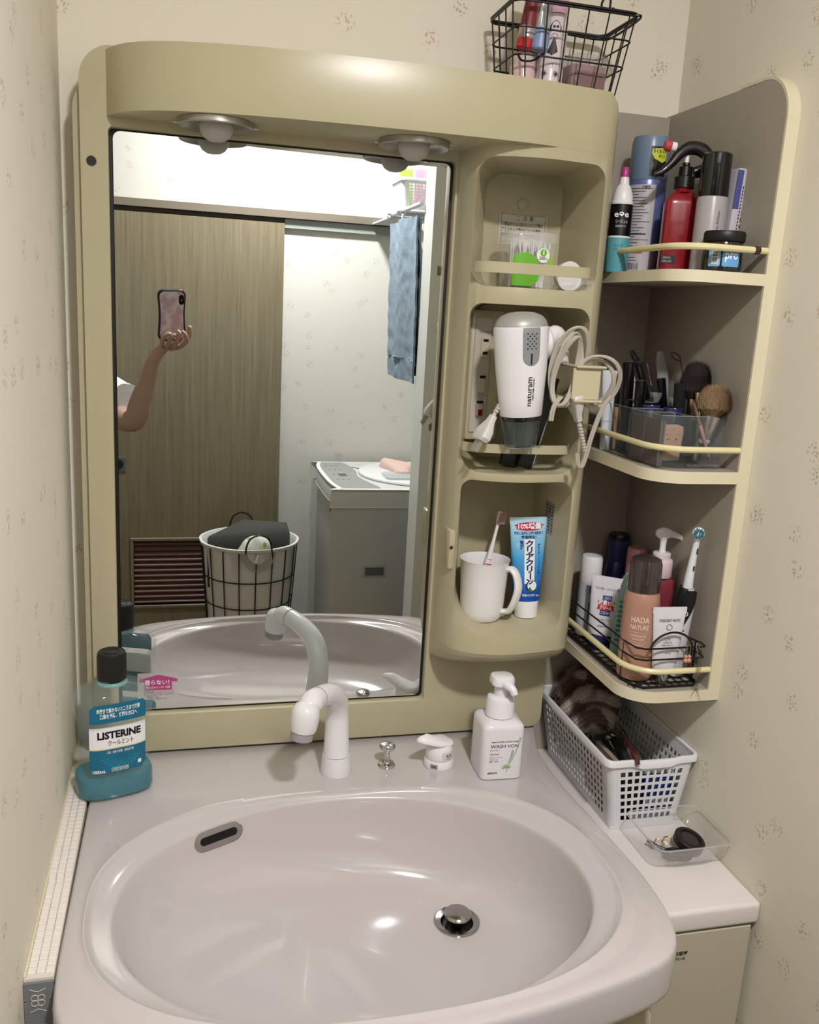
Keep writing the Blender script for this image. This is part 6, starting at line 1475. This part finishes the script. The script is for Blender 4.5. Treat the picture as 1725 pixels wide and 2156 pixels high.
# raised arm (nearest the mirror's left edge)
s1 = J((-.375, -1.57, 1.255), .050, sp3)
u1 = J((-.290, -1.52, 1.205), .043, s1)
u2 = J((-.205, -1.46, 1.155), .041, u1)
el_ = J((-.137, -1.415, 1.133), .0385, u2)
f1 = J(U(297, 850, -1.405), .0340, el_)
f2 = J(U(308, 815, -1.400), .0285, f1)
f3 = J(U(318, 780, -1.390), .0225, f2)
wr = J(U(325, 757, -1.383), .0200, f3)
pm1 = J(U(337, 743, -1.378), (.020, .016), wr)
pm2 = J(U(350, 733, -1.374), (.022, .013), pm1)
# other arm, hanging
s2 = J((-.645, -1.60, 1.25), .048, sp3)
b1 = J((-.69, -1.60, 1.10), .040, s2); b2_ = J((-.70, -1.59, .98), .034, b1); b3 = J((-.695, -1.56, .86), .028, b2_); b4 = J((-.69, -1.53, .77), .020, b3); b5 = J((-.685, -1.52, .72), (.026, .014), b4)
# legs
for s_ in (-1, 1):
    a1 = J((-.52 + s_ * .075, -1.62, .78), .078, pel); a2 = J((-.52 + s_ * .085, -1.62, .62), .068, a1); a3 = J((-.52 + s_ * .085, -1.615, .44), .048, a2)
    a4 = J((-.52 + s_ * .085, -1.63, .30), .046, a3); a5 = J((-.52 + s_ * .085, -1.635, .09), .030, a4); a6 = J((-.52 + s_ * .087, -1.61, .040), .036, a5); a7 = J((-.52 + s_ * .095, -1.53, .028), .028, a6)
me = skin(V, E_, Rr, 2, pel)
body = ob('body', me, SK, pr, smooth=0)
for p_ in body.data.polygons: p_.use_smooth = True
# fingers of the raised hand, wrapped over the back of the phone and up its edge
fingers = [
    ('finger', [U(341, 740, -1.374), U(341, 724, -1.351), U(346, 712, -1.338), U(356, 704, -1.334), U(363, 707, -1.335)], [.0078, .0076, .0070, .0063, .0054]),
    ('finger', [U(350, 742, -1.374), U(355, 728, -1.351), U(360, 714, -1.337), U(369, 706, -1.333), U(376, 711, -1.335)], [.0078, .0078, .0072, .0064, .0054]),
    ('finger', [U(359, 741, -1.374), U(369, 729, -1.353), U(376, 714, -1.337), U(380, 703, -1.333), U(373, 697, -1.335)], [.0078, .0078, .0072, .0064, .0054]),
    ('finger', [U(365, 737, -1.374), U(383, 730, -1.361), U(395, 718, -1.346), U(391, 705, -1.335), U(383, 697, -1.334)], [.0078, .0080, .0074, .0064, .0054]),
    ('thumb', [U(352, 734, -1.388), U(378, 728, -1.390), U(396, 714, -1.378), U(400, 698, -1.370), U(400.5, 685, -1.366)], [.0110, .0105, .0092, .0080, .0062])]
fv = []; fe = []; frr = []
for nm, pts, rs in fingers:
    v_ = [Vector(p) - PO for p in pts]
    m_f = skin(v_, [(i, i + 1) for i in range(len(v_) - 1)], rs, 2, 0)
    ob(nm, m_f, SK, pr, smooth=0)
# sleeve, shirt, trousers, hair, face
SH = mat('dcdddc', .85, bump=.3, bscale=40)
def shell_rings(pts, rs, n=28):
    return stube([Vector(p) - PO for p in pts], rs, n, 6)
sl_ = catmull([Vector(p) - PO for p in ((-.40, -1.585, 1.265), (-.330, -1.545, 1.235), (-.240, -1.490, 1.212), (-.172, -1.440, 1.190))], 5)
ob('sleeve', loft([[q for q in r_] for r_ in (lambda P, RR: [[P[i] + (u_ * cos(t_) + w_ * sin(t_)) * RR[i] * (1 + .05 * sin(5 * t_ + i)) for t_ in [2 * PI * k / 32 for k in range(32)]] for i in range(len(P)) for d_ in [((P[min(i + 1, len(P) - 1)] - P[max(i - 1, 0)]).normalized())] for u_ in [Vector((0, 0, 1)).cross(d_).normalized()] for w_ in [d_.cross(u_)]])(sl_, resample_r([.070, .066, .064, .064], len(sl_)))], True, False, True), SH, pr, smooth=50)
ob('shirt', loft([[(x * w_ - .018, y * d_ - .045, z) for x, y in circ(1, 36)] for w_, d_, z in ((.165, .125, .84), (.155, .118, .98), (.160, .122, 1.12), (.165, .118, 1.22), (.150, .105, 1.275), (.085, .075, 1.315), (.066, .062, 1.325))], True, False, False), SH, pr, smooth=70)
ob('sleeve', stube([Vector(p) - PO for p in ((-.63, -1.60, 1.26), (-.675, -1.60, 1.18), (-.695, -1.60, 1.10))], [.066, .058, .054], 24, 5), SH, pr, smooth=70)
TR_ = mat('2c3140', .85)
ob('trousers', loft([[(x * w_ - .02, y * d_ - .06, z) for x, y in circ(1, 32)] for w_, d_, z in ((.10, .09, .72), (.165, .125, .76), (.160, .120, .90))]), TR_, pr, smooth=70)
for s_ in (-1, 1): ob('trouser_leg', stube([Vector(p) - PO for p in ((-.52 + s_ * .075, -1.62, .80), (-.52 + s_ * .085, -1.62, .62), (-.52 + s_ * .085, -1.615, .44), (-.52 + s_ * .085, -1.63, .12))], [.088, .080, .066, .056], 24, 5), TR_, pr, smooth=70)
HR = mat('1c1512', .6)
ob('hair', loft([[(x * w_ + .008, y * d_ - .030 + oy, z) for x, y in circ(1, 32)] for w_, d_, z, oy in ((.070, .040, 1.30, -.030), (.092, .066, 1.40, -.030), (.096, .090, 1.48, -.022), (.090, .100, 1.54, -.006), (.070, .085, 1.59, 0), (.035, .045, 1.615, 0), (.004, .004, 1.62, 0))]), HR, pr, smooth=80)
fc = Vector((.008, .078, 1.475))
for s_ in (-1, 1):
    e_ = ob('eye', sphere(.0115, 16, 1, .6, .6).move(fc.x + s_ * .032, fc.y - .006, fc.z + .012), mat('e8e4e0', .3), pr)
    ob('iris', sphere(.0052, 12, 1, .5, 1).move(fc.x + s_ * .032, fc.y + .0012, fc.z + .012), mat('20140e', .2), e_)
    ob('eyebrow', stube([(fc.x + s_ * .018, fc.y + .002, fc.z + .030), (fc.x + s_ * .034, fc.y, fc.z + .034), (fc.x + s_ * .048, fc.y - .008, fc.z + .029)], .0022, 8, 4), HR, pr)
    ob('ear', sphere(.014, 14, .4, .8, 1.3).move(fc.x + s_ * .074, fc.y - .085, fc.z), SK, pr)
ob('nose', stube([(fc.x, fc.y + .000, fc.z + .010), (fc.x, fc.y + .010, fc.z - .010), (fc.x, fc.y + .014, fc.z - .020), (fc.x, fc.y + .002, fc.z - .026)], [.005, .007, .010, .008], 12, 4), SK, pr, smooth=80)
ob('mouth', stube([(fc.x - .020, fc.y - .006, fc.z - .044), (fc.x, fc.y + .002, fc.z - .045), (fc.x + .020, fc.y - .006, fc.z - .044)], [.002, .0045, .002], 10, 5, flat=1.2), mat('9a5a54', .5), pr, smooth=80)

# ---- repeats share a group
GROUPS = {'earring': 'pink drop earrings on the tray wire', 'hair_tie': 'hair ties in the clear dish', 'hair_pin': 'gold hair pins in the clear dish', 'hair_clip': 'hair clips in the clear dish', 'cream_pot': 'navy pots in the organizer', 'sharpener': 'clear flared caps in the organizer', 'packet': 'packets in the high basket'}
for o in list(bpy.data.objects):
    k = o.name.split('.')[0]
    if o.parent is None and k in GROUPS and not (k == 'packet' and o.location.z < 1): o['group'] = GROUPS[k]
    if o.parent is None and k in ('lip_brush', 'gold_brush', 'black_brush', 'kabuki_brush', 'powder_brush', 'eyeshadow_brush', 'small_gold_brush'): o['group'] = 'makeup brushes in the organizer'
